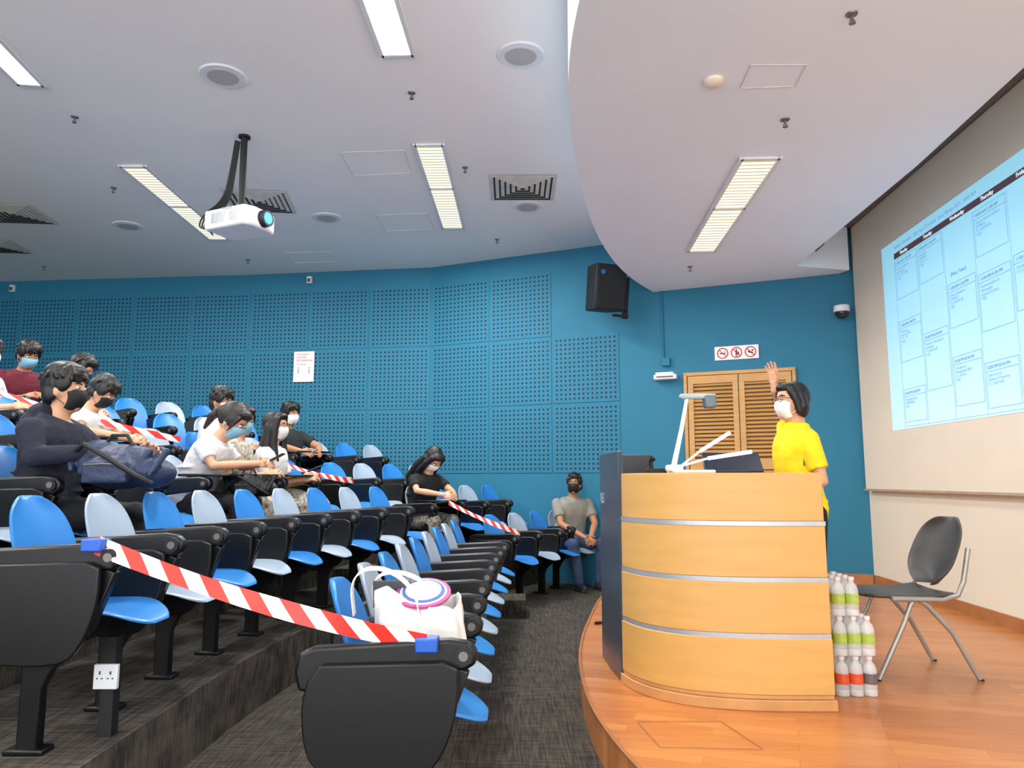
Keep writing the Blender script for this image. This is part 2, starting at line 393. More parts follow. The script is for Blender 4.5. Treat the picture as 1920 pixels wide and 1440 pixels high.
bm=bmesh.new(); box(bm,(0,0,0),(.3,.004,.43)); po=obj('poster',bm,WHITE,M=M,label='white social distancing poster taped to the blue wall',category='poster')
for k,(s,sz) in enumerate((("LET'S RESPECT",.03),("SOCIAL",.044),("DISTANCING",.04))):
    text('lettering',s,sz,Matrix.Translation(V(-.11,-.004,.165-.045*k)),REDINK,po)
text('lettering',"Keep 1 metre apart",.018,Matrix.Translation(V(-.11,-.004,.03)),INK,po)
bm=bmesh.new()
for sx in (-1,1):
    ell(bm,(sx*.08,-.003,-.02),(.016,.001,.016),10); box(bm,(sx*.08,-.003,-.07),(.03,.002,.06))
tube(bm,[V(-.05,-.003,-.09),V(0,-.003,-.12),V(.05,-.003,-.09)],.003,4)
obj('figure_drawing',bm,mat('grey_ink','#b5b5b8',.7),parent=po)
bm=bmesh.new(); box(bm,(0,0,0),(.07,.05,.1)); box(bm,(0,-.03,-.01),(.04,.02,.05),mi=1); obj('wall_sensor',bm,[WHITEP,DGREY],M=frame(onW2(1.78,4.08),dd),bevel=.004,label='small white sensor box below the ceiling',category='sensor')
dq=(W3-W4).normalized()
bm=bmesh.new(); box(bm,(0,0,0),(.07,.05,.1)); box(bm,(0,-.03,-.01),(.04,.02,.05),mi=1)
obj('wall_sensor',bm,[WHITEP,DGREY],M=frame(W3-dq*3.7+V(0,-.03,4.08),dq),bevel=.004,label='small white sensor box below the ceiling',category='sensor')

# ------------------------------------------------------------ projection screen
rd=-wd.normalized()
def onR(y,z,off): return rw(y)+V(-off,0,z)
bm=bmesh.new(); L=7.0
M=frame(onR(7.93,0,0),rd)
box(bm,(L/2,-.035,(1.15+4.0)/2),(L,.05,4.0-1.15))
scr=obj('projection_screen',bm,SCREENM,M=M,bevel=.004,label='large cream projection surface on the stage wall',category='projection screen')
bm=bmesh.new(); box(bm,(L/2,-.10,4.10),(L,.16,.19)); obj('recess_shade_box',bm,mat('recess_shade_grey','#6d6c6b',.6),parent=scr,bevel=.01)  # grey box added for the darkness above the screen, shade as colour
bm=bmesh.new(); box(bm,(L/2,-.065,1.15),(L,.02,.02)); obj('bottom_rail',bm,mat('rail_tan','#b09a80',.6),parent=scr)
bm=bmesh.new(); box(bm,(.25,-.55,3.75),(.3,.12,.1)); box(bm,(.25,-.45,3.98),(.05,.05,.42)); obj('hanging_bracket',bm,BLACK2,label='black bracket hanging in the ceiling recess',category='bracket',M=M)
def m_proj():
    m=bpy.data.materials.new('projected_light_blue'); m.use_nodes=True; t=NT(m)
    uv=t.add('ShaderNodeUVMap'); sx=t.add('ShaderNodeSeparateXYZ'); t.link(uv.outputs[0],sx.inputs[0])
    nz=t.add('ShaderNodeTexNoise'); nz.inputs['Scale'].default_value=2; t.link(uv.outputs[0],nz.inputs['Vector'])
    ad=t.add('ShaderNodeMath',operation='MULTIPLY_ADD'); ad.inputs[1].default_value=.3; t.link(nz.outputs['Fac'],ad.inputs[0]); t.link(sx.outputs[1],ad.inputs[2])
    rp=t.add('ShaderNodeValToRGB'); e=rp.color_ramp.elements; e[0].position=.1; e[0].color=lin('#b4d6f0'); e[1].position=1.2; e[1].color=lin('#96d2e8')
    t.link(ad.outputs[0],rp.inputs[0]); t.link(rp.outputs[0],t.b.inputs['Base Color']); t.link(rp.outputs[0],t.b.inputs['Emission Color']); t.b.inputs['Emission Strength'].default_value=.5
    t.b.inputs['Roughness'].default_value=.8
    return m
PW,PH=3.0,1.80
Mp=frame(onR(7.2,1.72,.064),rd)
bm=bmesh.new(); uvquad(bm,[V(0,0,0),V(PW,0,0),V(PW,0,PH),V(0,0,PH)])
pj=obj('projected_timetable',bm,m_proj(),M=Mp,smooth=False,label='light blue projected weekly timetable slide',category='projected image')
PINK=mat('projected_ink','#5885aa',.8,emit='#5a8cb4',es=.32); PLN=mat('projected_line','#76a3c3',.8,emit='#76a6c8',es=.36); PHEAD=mat('projected_header','#5a4550',.8,emit='#5a4550',es=.15); PWH=mat('projected_white','#e8f6ff',.8,emit='#e8f6ff',es=.6)
bm=bmesh.new(); box(bm,(PW/2+.12,-.002,PH-.155),(PW-.3,.002,.055)); obj('header_bar',bm,PHEAD,parent=pj)
text('title_text','Student Timetable   2021 April Trimester  Date: 08-Apr-2021  10:05 AM',.048,Matrix.Translation(V(.28,-.004,PH-.09)),PLN,pj,ext=.0003)
cols=[.27+.45*i for i in range(6)]
for i,dn in enumerate(('Monday','Tuesday','Wednesday','Thursday','Friday')):
    text('day_name',dn,.046,Matrix.Translation(V(cols[i]+.13,-.005,PH-.170)),PWH,pj)
bm=bmesh.new()
for x in cols: box(bm,(x,-.002,.80),(.0015,.002,1.58))
for z in (.02,): box(bm,(PW/2+.12,-.002,z),(PW-.3,.002,.003))
cells={0:[(1.6,1.22,'09:00 AM-11:00 AM','Communication &\nInformation\nTS-1 6323-4-46\nTS25'),(1.0,.62,'11:00 AM-01:00 PM','Numeracy\nLiteracy (CM)\nT-1, 1-1-1\nTS25'),(.36,.06,'02:00 PM-04:00 PM','Disciplinary/Prog\n(TRIMESTER)\nTS25')],
1:[(1.6,1.25,'09:00 AM-11:00 AM','Essentials\n(BMSMT)\nT-1, 1-1-1\nTS25'),(.80,.30,'02:00 PM-03:00 PM','Business Technology &\nInnovation\nT-3, 6323-6-45\nTS25')],
2:[(1.12,.76,'11:00 AM-12:00 PM','Career Readiness\n(CM4021)\nT-3, 6323-6-45\nTS25'),(.52,.12,'03:00 PM-05:00 PM','Principles of\nManagement (BM)\nT-2, 6323-4\nTS25')],
3:[(1.58,1.22,'09:00 AM-11:00 AM','Career Interest & Ethics\n(BM4021)\nT-1, 6323-4-46\nTS25'),(1.08,.64,'11:00 AM-01:00 PM','Communication &\nInformation\nLiteracy (Comm)\nTS25'),(.40,.06,'02:00 PM-03:50 PM','Learn to Live\nDistance & Freedom\nT-1, 6323-4-46')],
4:[(1.1,.7,'11:00 AM-01:00 PM','Career Readiness\nT-3, 6323-6-45')]}
for ci,cl in cells.items():
    for (zt,zb,tm,bd) in cl:
        x0=cols[ci]+.02; x1=cols[ci+1]-.02
        for z in (zt,zt-.065,zb): box(bm,((x0+x1)/2,-.003,z),(x1-x0,.002,.003))
        for x in (x0,x1): box(bm,(x,-.003,(zt+zb)/2),(.0025,.002,zt-zb))
obj('table_lines',bm,PLN,parent=pj)
for ci,cl in cells.items():
    for (zt,zb,tm,bd) in cl:
        text('time_text',tm,.036,Matrix.Translation(V(cols[ci]+.045,-.004,zt-.048)),PINK,pj,ext=.0003)
        text('subject_text',bd,.032,Matrix.Translation(V(cols[ci]+.045,-.004,zt-.105)),PLN,pj,ext=.0003)
text('subject_text','(Meet Team)',.045,Matrix.Translation(V(cols[2]+.08,-.004,1.18)),PLN,pj)

# ------------------------------------------------------------ ceiling fittings
def quad_light(px,z,m,split=None,name='ceiling_light'):
    P=[pixel_to_plane(u,v,z-.012) for u,v in px]
    c=sum(P,Vector())/4
    far=(P[2]+P[3])/2; near=(P[0]+P[1])/2; d=(far-near); Ln=d.length; d.normalize(); w=((P[1]-P[0]).length+(P[2]-P[3]).length)/2*abs(d.cross((P[1]-P[0]).normalized()).z)
    M=frame(c,V(d.y,-d.x,0)); root=empty(name,M=M,label='recessed fluorescent troffer with metal louvres glowing white',category='ceiling light',group='fluorescent troffers in the ceiling')
    bm=bmesh.new()
    for x in (-w/2,w/2): box(bm,(x,0,0),(.03,Ln+.03,.02))
    for y in (-Ln/2,Ln/2): box(bm,(0,y,0),(w,.03,.02))
    if split is not None: box(bm,(0,-Ln/2+Ln*split,0),(w,.03,.02))
    obj('light_frame',bm,WHITEP,parent=root)
    bm=bmesh.new(); n=2 if split is not None else 1; ys=[-Ln/2,-Ln/2+Ln*(split or 1),Ln/2]
    for k in range(n): uvquad(bm,[V(w/2,ys[k],0),V(-w/2,ys[k],0),V(-w/2,ys[k+1],0),V(w/2,ys[k+1],0)])
    obj('louvre',bm,m,parent=root)
    return c,d,w,Ln
LT=[]
LT.append(quad_light([(676,-10),(738,-10),(778,103),(713,104)],CZ,LIGHTB))
LT.append(quad_light([(-60,60),(-20,60),(85,158),(30,160)],CZ,LIGHTB))
LT.append(quad_light([(228,313),(270,311),(427,447),(393,450)],CZ,LIGHTM,split=.48))
LT.append(quad_light([(778,272),(830,272),(870,427),(829,428)],CZ,LIGHTM,split=.45))
LT.append(quad_light([(1390,298),(1462,297),(1341,470),(1289,472)],DZ,LIGHTM,split=.45))
def area(name,loc,sx,sy,e,rz=0,col=(1,.985,.96)):
    l=bpy.data.lights.new(name,'AREA'); l.shape='RECTANGLE'; l.size=sx; l.size_y=sy; l.energy=e; l.color=col
    o=bpy.data.objects.new(name,l); COL.objects.link(o); o.location=loc; o.rotation_euler=(0,0,rz); return o
for i,(c,d,w,Ln) in enumerate(LT):
    area('troffer_and_fill_lamp',c-V(0,0,.03),w,Ln,(72,72,66,72,26)[i],math.atan2(-d.x,d.y))
for (x,y,z,e) in ((-4.5,2.0,CZ-.05,85),(-1.5,.2,CZ-.05,50),(1.9,1.2,DZ-.05,26),(-6.5,6.5,CZ-.05,95),(2.1,3.2,DZ-.05,12),(-1.0,8.2,CZ-.05,45)):  # extra fill lamps with no fixtures, added to lift the ambient light
    area('troffer_and_fill_lamp',(x,y,z),.4,1.4,e)
bm=bmesh.new(); tube(bm,[V(0,0,0),V(0,0,-.012)],[.17,.16],32)
base_sp=obj('ceiling_speaker',bm,WHITEP,label='round white recessed ceiling loudspeaker',category='ceiling speaker',group='round ceiling speakers',M=Matrix.Translation(pixel_to_plane(418,142,CZ)))
bm=bmesh.new(); tube(bm,[V(0,0,-.010),V(0,0,-.016)],[.115,.11],32); obj('grille',bm,mat('grille_grey','#b4b3b2',.7,scale=300,bump=.4),parent=base_sp)
for u,v in ((976,103),(613,408),(989,387),(240,423)): copy_tree(base_sp,Matrix.Translation(pixel_to_plane(u,v,CZ)),'round ceiling speakers')
bm=bmesh.new(); tube(bm,[V(0,0,0),V(0,0,-.006)],[.030,.027],16); tube(bm,[V(0,0,0),V(0,0,-.034)],.007,8); tube(bm,[V(0,0,-.048),V(0,0,-.051)],.017,12)
tube(bm,[V(.009,0,-.030),V(.013,0,-.040),V(0,0,-.049),V(-.013,0,-.040),V(-.009,0,-.030)],.003,6)
spk=obj('sprinkler_head',bm,mat('sprinkler_metal','#7d7974',.35,metal=.6),label='small metal fire sprinkler head',category='sprinkler',group='ceiling sprinklers',M=Matrix.Translation(pixel_to_plane(772,174,CZ)))
for u,v,z in ((140,219,CZ),(213,352,CZ),(872,314,CZ),(932,449,CZ),(465,487,CZ),(83,500,CZ),(1597,26,DZ),(1472,224,DZ),(1294,500,DZ)):
    copy_tree(spk,Matrix.Translation(pixel_to_plane(u,v,z)),'ceiling sprinklers')
bm=bmesh.new(); tube(bm,[V(0,0,0),V(0,0,-.02),V(0,0,-.035)],[.055,.055,.035],24); obj('smoke_detector',bm,mat('ivory_plastic','#e8dcc8',.5),M=Matrix.Translation(pixel_to_plane(1338,150,DZ)),label='round ivory smoke detector on the ceiling',category='smoke detector')
def vent(u,v,yaw,s=.62):
    c=pixel_to_plane(u,v,CZ); root=empty('air_diffuser',M=Matrix.Translation(c)@Matrix.Rotation(yaw,4,'Z'),label='square metal ceiling air diffuser with nested louvres',category='air vent',group='ceiling air diffusers')
    bm=bmesh.new()
    for k in range(6):
        h=s/2*(1-k*.165)
        rings=[[V(sx*(h),sy*(h),-.006) for sx,sy in ((-1,-1),(1,-1),(1,1),(-1,1))],[V(sx*(h-.036),sy*(h-.036),-.014) for sx,sy in ((-1,-1),(1,-1),(1,1),(-1,1))]]
        loft(bm,rings,0,caps=False)
    obj('louvre',bm,mat('vent_metal','#d2cdc3',.5),parent=root,smooth=False)
    bm=bmesh.new(); box(bm,(0,0,-.003),(s*.96,s*.96,.004)); obj('dark_throat',bm,mat('vent_dark','#35322f',.8),parent=root)
vent(980,352,.0,.66); vent(487,377,.12,.66); vent(25,400,.1,.66); vent(-5,461,.1,.6)
LINE=mat('hatch_line','#cfcdcb',.8)
def hatch(px,z):
    P=[pixel_to_plane(u,v,z-.002) for u,v in px]; bm=bmesh.new()
    for i in range(4): tube(bm,[P[i],P[(i+1)%4]],.0035,4)
    obj('ceiling_hatch',bm,LINE,label='flush ceiling access hatch outline',category='access panel')
hatch([(638,286),(758,282),(772,324),(662,330)],CZ); hatch([(704,404),(800,400),(814,430),(722,433)],CZ); hatch([(536,474),(622,472),(636,490),(552,493)],CZ); hatch([(1408,122),(1512,122),(1490,162),(1387,166)],DZ)

# ------------------------------------------------------------ ceiling projector
pc=pixel_to_plane(465,255,CZ)
pr=empty('projector',M=Matrix.Translation(V(pc.x-.03,pc.y,3.42))@Matrix.Rotation(-.4,4,'Z'),label='white ceiling-mounted projector with black cables on a pole',category='projector')
bm=bmesh.new(); prism(bm,[(-.24,-.17),(.2,-.19),(.25,-.1),(.25,.12),(.2,.19),(-.24,.17)],-.085,.085); obj('body',bm,WHITEP,parent=pr,bevel=.025)
bm=bmesh.new(); tube(bm,[V(.22,0,.0),V(.30,0,0)],[.075,.068],24); obj('lens_barrel',bm,BLACK2,parent=pr)
bm=bmesh.new(); tube(bm,[V(.30,0,0),V(.305,0,0)],[.05,.045],24); obj('lens',bm,mat('lens_glow','#3f7fd0',.1,emit='#5aa0ff',es=1.5),parent=pr)
bm=bmesh.new()
for i in range(7): box(bm,(-.14+.022*i,-.181,.0),(.008,.006,.09))
for i in range(5): box(bm,(.10,-.187,-.035+.018*i),(.1,.004,.006))
obj('vent',bm,mat('vent_grey','#a0a4a8',.5),parent=pr)
text('logo_text','EPSON',.035,Matrix.Translation(V(-.02,-.195,.05)),mat('grey_letter','#6a6e74',.5),pr)
bm=bmesh.new(); tube(bm,[V(0,0,.08),V(0,0,CZ-3.425)],.028,12); box(bm,(0,0,.1),(.22,.22,.02)); tube(bm,[V(0,0,CZ-3.44),V(0,0,CZ-3.422)],.05,16); obj('mount_pole',bm,BLACK2,parent=pr)
for k in range(5):
    bm=bmesh.new(); o=.02+.012*k
    pts=smooth_poly([(-.02-.004*k,.72),(-.05-o*.4,.45),(-.07-o,.2),(-.25-.03*k,.10),(-.33-.02*k,-.02),(-.27,-.08+.02*k)]); tube(bm,[V(p[0],-.03-.008*k,p[1]) for p in pts],.0075,6)
    obj('cable',bm,BLACK2,parent=pr)

# ------------------------------------------------------------ lecture seats
PT=.5
def grid(bm,nu,nt,fn):
    g=[[bm.verts.new(fn(-1+2*i/(nu-1),j/(nt-1))) for i in range(nu)] for j in range(nt)]
    for j in range(nt-1):
        for i in range(nu-1): bm.faces.new((g[j][i],g[j][i+1],g[j+1][i+1],g[j+1][i]))
def back_fn(u,t):
    s=max(0,(t-.35)/.65); s2=max(0,(.25-t)/.25)
    w=.205*(1-min(s,.985)**3)**(1/2.6)*(1-.25*s2**2)
    return V(-.19-.02*t-.09*t*t+.05*u*u*(1-.3*t), u*w, .46+.43*t)
def seat_fn(u,t):
    s=max(0,(t-.45)/.55); w=.198*(1-min(s,.98)**3)**(1/2.6)
    return V(-.21+.50*t, u*w, .47-.03*math.sin(math.pi*min(1,t*1.3))-.10*max(0,t-.55)**1.5*2.2+.025*u*u*(1-s))
def baked_grid(fn,nu,nt): 
    bm=bmesh.new(); grid(bm,nu,nt,fn)
    return bake(bm,[('SOLIDIFY',dict(thickness=.014,offset=0)),('SUBSURF',dict(levels=1))])
def make_chair(cm,col,isopen=False):
    root=empty('lecture_seat',category='lecture seat',group='lecture theatre seats',label='%s plastic tip-up lecture seat with folded black writing tablet'%col)
    obj_me('backrest',baked_grid(back_fn,9,12),cm,root)
    obj_me('seat',baked_grid(seat_fn,9,14),cm,root)
    o=.025
    bm=bmesh.new()
    prism_xz(bm,[(-.33,.56),(-.345,.62),(-.33,.68),(-.28,.70),(.17,.725),(.235,.715),(.262,.685),(.255,.645),(.22,.625),(.12,.62),(-.1,.59),(-.25,.55)],-.305+o,-.25+o)
    obj('armrest',bm,BLACK,root,bevel=.012)
    bm=bmesh.new(); tube(bm,[V(.215,-.318+o,.675),V(.215,-.24+o,.675)],.03,18); tube(bm,[V(.215,-.322+o,.675),V(.215,-.236+o,.675)],.016,14,mi=1); obj('hinge',bm,[BLACK2,HINGE],root)
    bm=bmesh.new()
    if isopen:
        prism(bm,[(.0,-.27),(.28,-.27),(.36,-.2),(.36,.12),(.30,.18),(.1,.18),(.0,.0)],.725,.745); obj('writing_tablet',bm,BLACK,root,bevel=.006)
    else:
        prism_xz(bm,smooth_poly([(-.29,.60),(-.31,.52),(-.29,.36),(-.22,.31),(.08,.30),(.15,.36),(.20,.50),(.20,.64)],2)+[(.15,.66),(-.25,.65)],-.345+o,-.322+o)
        obj('writing_tablet',bm,BLACK,root,bevel=.006)
    bm=bmesh.new()
    prism_xz(bm,[(.18,.64),(.235,.62),(.16,.42),(.03,.28),(.0,.22),(.0,.0),(-.075,.0),(-.075,.30),(.05,.42)],-.30+o,-.255+o)
    prism_xz(bm,[(-.30,.58),(-.24,.58),(-.03,.36),(-.04,.30),(-.08,.33)],-.30+o,-.265+o)
    box(bm,(-.04,-.2775+o,.01),(.14,.08,.02))
    obj('leg',bm,BLACK,root,bevel=.006)
    bm=bmesh.new(); box(bm,(-.04,0,.375),(.09,PT,.09)); box(bm,(-.1,0,.42),(.2,.12,.04)); box(bm,(-.215,0,.45),(.02,.16,.16)); box(bm,(-.235,0,.50),(.03,.40,.16)); obj('beam',bm,BLACK2,root,bevel=.004)
    return root
CH={('blue',0):make_chair(BLUEP,'blue'),('grey',0):make_chair(GREYP,'pale grey'),('blue',1):make_chair(BLUEP,'blue',True),('grey',1):make_chair(GREYP,'pale grey',True)}
for (c,o_),r in CH.items():
    if o_: r['label']='%s plastic lecture seat with writing tablet opened'%c
def place(r,x,y,yaw,i,opn=0):
    key=('blue' if i%2==0 else 'grey',opn)
    return copy_tree(CH[key],Matrix.Translation(V(x,y,HT[r]))@Matrix.Rotation(yaw,4,'Z'))
Y0=[2.84,3.02,3.1,3.1,3.1,3.1]
OPEN={(2,5.6),(2,6.1),(2,6.6),(3,5.6)}
def yawN(r,y): return -math.atan(2*K[r]*max(0,y-3.5))*.8
for r in range(6):
    y=Y0[r]; i=0
    while y<7.15:
        x=tx(r,y)-.25
        if x/y>-.88:
            opn=1 if any(rr==r and abs(yy-y)<.05 for rr,yy in OPEN) else 0
            place(r,x,y,yawN(r,y),i,opn)
        y+=PT; i+=1
def farc(r,i): return FS[r]+FD*(.25+PT*i)-FN*.25
for r in range(6):
    for i in range([3,4,5,5,4,4][r]):
        c=farc(r,i)
        if wall_y(c.x-.2)-c.y>.35: place(r,c.x,c.y,-math.radians(30),i+r,1 if (r,i) in ((1,0),(3,1)) else 0)
MAN=farc(0,3)+V(-.02,-.08,0)
place(0,MAN.x,MAN.y,math.radians(-45),1)
for r in CH.values():
    for k in list(r.children): bpy.data.objects.remove(k)
    bpy.data.objects.remove(r)

# ------------------------------------------------------------ podium
pod=empty('lectern',(1.05,4.1,SZ),label='curved maple lectern with steel strips and slate side',category='lectern')
OX,OY=1.05,4.1
front=smooth_poly([(.60,4.14),(.64,3.98),(.72,3.85),(.84,3.75),(1.0,3.69),(1.2,3.655),(1.505,3.655)],2)
def shift(p): return [(x-OX,y-OY) for x,y in p]
def foot(g=0): 
    cx,cy=1.1,4.2
    return shift([(cx+(x-cx)*(1+g),cy+(y-cy)*(1+g)) for x,y in front+[(1.54,4.22),(.62,4.70)]])
bands=[(.07,.325),(.347,.585),(.607,.85),(.872,1.105)]
for k,(z0,z1) in enumerate(bands):
    bm=bmesh.new(); prism(bm,foot(.018-.006*k),z0,z1); obj('wood_panel',bm,MAPLE,pod,bevel=.004)
for z in (.325,.585,.85):
    bm=bmesh.new(); prism(bm,foot(.010),z,z+.022); obj('steel_strip',bm,STEEL,pod,smooth=True)
bm=bmesh.new(); prism(bm,foot(.035),0,.05); prism(bm,foot(.01),.05,.07); obj('plinth',bm,mat('plinth_wood','#c08c55',.4),pod,bevel=.004)
bm=bmesh.new(); prism(bm,shift([(.585,4.15),(.61,4.13),(.60,4.45),(.59,4.74),(.90,4.80),(.90,4.83),(.555,4.76),(.56,4.45)]),0,1.23)
obj('side_panel',bm,NAVYP,pod,bevel=.005)
text('lettering','RES',.09,frame(V(.552-OX,4.70-OY,.93),V(.03,-1,0)),mat('letter_grey','#9aa6b5',.5),pod)
TOPZ=SZ+1.105
dcm=empty('document_camera',(1.02,4.12,TOPZ),label='white document camera with folding arm and twin lamps',category='document camera')
bm=bmesh.new(); box(bm,(-.04,0,.010),(.22,.22,.018)); box(bm,(-.13,.0,.03),(.08,.1,.035)); obj('base_plate',bm,WHITEP,dcm,bevel=.008)
bm=bmesh.new(); limb(bm,[V(-.13,0,.05),V(-.085,0,.24),V(-.05,0,.41)],[.015,.012,.010]); obj('arm',bm,WHITEP,dcm)
bm=bmesh.new(); box(bm,(.01,0,.425),(.20,.05,.028)); box(bm,(.075,0,.395),(.065,.07,.07),mi=1); obj('camera_head',bm,[mat('light_grey_plastic','#9fb0b6',.4),mat('mid_grey_plastic','#5d6a70',.4)],dcm,bevel=.01)
for sx,(e,f) in enumerate(((V(-.0,-.06,.12),V(.16,-.08,.22)),(V(.03,-.1,.08),V(.26,-.12,.115)))):
    bm=bmesh.new(); tube(bm,[V(-.1,-.03,.04),e],.006,8); obj('lamp_arm',bm,WHITEP,dcm)
    bm=bmesh.new(); tube(bm,[e,f],.010,8); obj('lamp_tube',bm,mat('lamp_glow','#eef8ff',.3,emit='#e8f6ff',es=1.0),dcm)
mo=empty('monitor',(1.22,4.14,TOPZ),-.05,label='dark tilted flat monitor on the lectern top',category='monitor')
bm=bmesh.new(); box(bm,(0,0.03,.062),(.32,.014,.15),rot=(-.75,0,0)); obj('display_housing',bm,mat('monitor_black','#1c2536',.3),mo,bevel=.006)
bm=bmesh.new(); box(bm,(0,.06,.012),(.18,.12,.022)); obj('stand',bm,BLACK2,mo,bevel=.003)
mc=empty('control_unit',(.83,4.3,TOPZ),label='small black microphone base and controller on the lectern',category='microphone')
bm=bmesh.new(); box(bm,(0,0,.015),(.12,.1,.03)); obj('unit_base',bm,BLACK2,mc,bevel=.006)
bm=bmesh.new(); tube(bm,[V(-.03,0,.03),V(-.035,0,.07),V(-.02,-.01,.09)],[.012,.012,.018],10); obj('knob',bm,BLACK,mc)

# ------------------------------------------------------------ stage chair
sc=empty('stacking_chair',(2.22,4.39,SZ),label='grey and black stacking chair with silver tube legs on the stage',category='chair')
CG=mat('chair_grey_plastic','#464442',.45); SIL=mat('silver_tube','#a39e97',.35,metal=.4)
def st_back(u,t):
    s=max(0,(t-.4)/.6); s2=max(0,(.4-t)/.4)
    w=.235*(1-min(s,.97)**3.2)**(1/2.6)*(1-.7*s2**2.2)
    return V(.19+.14*t-.09*u*u*(1-.3*t)+.02,u*w,.48+.38*t)
obj_me('backrest',baked_grid(st_back,9,12),CG,sc)
def st_seat(u,t):
    s=max(0,(t-.5)/.5); w=.225*(1-min(s,.97)**4)**(1/3)
    return V(.20-.45*t,u*w,.445-.02*math.sin(math.pi*t)-.04*max(0,t-.75)*2+.012*u*u)
bm=bmesh.new(); grid(bm,9,12,st_seat); me=bake(bm,[('SOLIDIFY',dict(thickness=.022,offset=0)),('SUBSURF',dict(levels=1))])
obj_me('seat',me,CG,sc)
for sy in (-1,1):
    y=sy*.225
    bm=bmesh.new(); tube(bm,[V(-.26,y,0),V(-.10,y*.98,.30),V(-.055,y*.96,.40),V(-.03,y*.95,.425)],.0135,10); ell(bm,(-.26,y,.008),(.018,.018,.008),10,1); obj('leg',bm,[SIL,BLACK2],sc)
    bm=bmesh.new(); tube(bm,[V(.29,y,0),V(.16,y*.98,.25),V(.03,y*.96,.40),V(-.02,y*.95,.43)],.0135,10); ell(bm,(.29,y,.008),(.018,.018,.008),10,1); obj('leg',bm,[SIL,BLACK2],sc)
    bm=bmesh.new(); tube(bm,[V(-.16,y,.43),V(.12,y,.425),V(.2,y,.45),V(.235,y,.52),V(.275,y,.70)],.014,10); obj('side_rail',bm,SIL,sc)

# ------------------------------------------------------------ bottles
def bottle(lab,lcol,z):
    root=empty('water_bottle',(0,0,0),label=lab,category='bottle',group='stacked water bottles beside the lectern')
    bm=bmesh.new(); prof=[(0,.026),(.004,.032),(.03,.033),(.035,.030),(.04,.033),(.125,.033),(.15,.026),(.165,.014),(.178,.013)]
    loft(bm,[[V(r*math.cos(k*math.pi/8),r*math.sin(k*math.pi/8),zz) for k in range(16)] for zz,r in prof])
    obj('bottle_body',bm,mat('clear_bottle','#f6fafa',.1,alpha=.42,var=.02),root)
    bm=bmesh.new(); tube(bm,[V(0,0,.060),V(0,0,.110)],.0342,16,caps=False); obj('bottle_label',bm,mat(lab[:28],lcol,.4,var=.1,scale=40),root)
    bm=bmesh.new(); tube(bm,[V(0,0,.176),V(0,0,.192)],.0155,12); obj('cap',bm,WHITEP,root)
    return root
b1=bottle('clear water bottle with lime green label','#a9bf50',0); b2=bottle('clear drink bottle with orange label','#d8562f',0); b3=bottle('clear soft drink bottle with grey label','#6c5f60',0)
for tz in range(3):
    for ix in range(3):
        for iy in range(4):
            if tz==2 and (ix==2): continue
            src=(b2 if ix<2 else b3) if tz==0 else b1
            copy_tree(src,Matrix.Translation(V(1.655+.07*ix,3.90+.07*iy,SZ+.001+tz*.194)))
for b in (b1,b2,b3):
    for k in list(b.children): bpy.data.objects.remove(k)
    bpy.data.objects.remove(b)

# ------------------------------------------------------------ barrier tapes
def tape(p0,p1,sag,w=.055,twist=1.6,ends=True,n=60,amp=.45,a0=.25):
    root=empty('barrier_tape',p0,label='red and white striped barrier tape strung between seat rows',category='barrier tape')
    p0=Vector(p0); p1=Vector(p1); bm=bmesh.new(); uvl=bm.loops.layers.uv.verify()
    d=(p1-p0); up=V(0,0,1); side=d.cross(up).normalized(); prev=None
    if side.y>0: side=-side
    for i in range(n+1):
        t=i/n; c=d*t-V(0,0,sag*4*t*(1-t)); a=a0+amp*math.sin(t*math.pi*twist)
        nrm=(up*math.cos(a)-side*math.sin(a))
        q=(bm.verts.new(c+nrm*w/2),bm.verts.new(c-nrm*w/2),t)
        if prev:
            f=bm.faces.new((prev[1],q[1],q[0],prev[0]))
            for l,uvv in zip(f.loops,((prev[2],0),(q[2],0),(q[2],1),(prev[2],1))): l[uvl].uv=uvv
        prev=q
    obj('tape_strip',bm,TAPE,root)
    if ends:
        for c in (V(0,0,0),d):
            bm=bmesh.new(); box(bm,c,(.075,.075,.045)); obj('tape_wrap',bm,BLUET,root,bevel=.006)
tape((-1.50,2.745,1.018),(-.28,2.56,.712),.03,.066)
tape((-3.75,5.0,1.93),(-2.66,6.0,1.57),.03,.05,ends=False)
tape((-2.13,7.0,1.4),(-1.6,7.6,1.24),.02,.05,ends=False)
tape((-.62,7.4,1.03),(.08,7.5,.73),.02,.05,ends=False)

# ------------------------------------------------------------ tote bag
CANV=mat('white_canvas','#e2dfd9',.85,bump=.9,scale=7,bd=.03,var=.03)
tb=empty('tote_bag',(-.345,2.82,.47),label='white canvas tote bag with round printed box inside, on a seat',category='bag')
bm=bmesh.new(); rings=[]
NR=14
for j in range(NR+1):
    t=j/NR; z=.37*t
    w=.145+.03*math.sin(t*2.6)-.012*t*t; dp=.095+.01*math.sin(t*3)-.02*t
    ring=[]
    for k in range(48):
        a=k*2*math.pi/48
        fold=.010*math.sin(4*a+6*t)+.008*math.sin(9*a-5*t)*t
        ring.append(V((w+fold)*math.copysign(abs(math.cos(a))**.75,math.cos(a))+.02*t*t*math.sin(3*t),(dp+fold)*math.copysign(abs(math.sin(a))**.75,math.sin(a)),z+(.026*math.sin(2*a+.6)+.014*math.sin(5*a))*t*t-.045*t*t*max(0,math.cos(a))))
    rings.append(ring)
R0_=rings[-1]; rings.append([V(p.x*.95,p.y*.93,p.z-.006) for p in R0_]); rings.append([V(p.x*.92,p.y*.88,p.z-.09) for p in R0_])
loft(bm,rings); obj('bag_body',bm,CANV,tb)
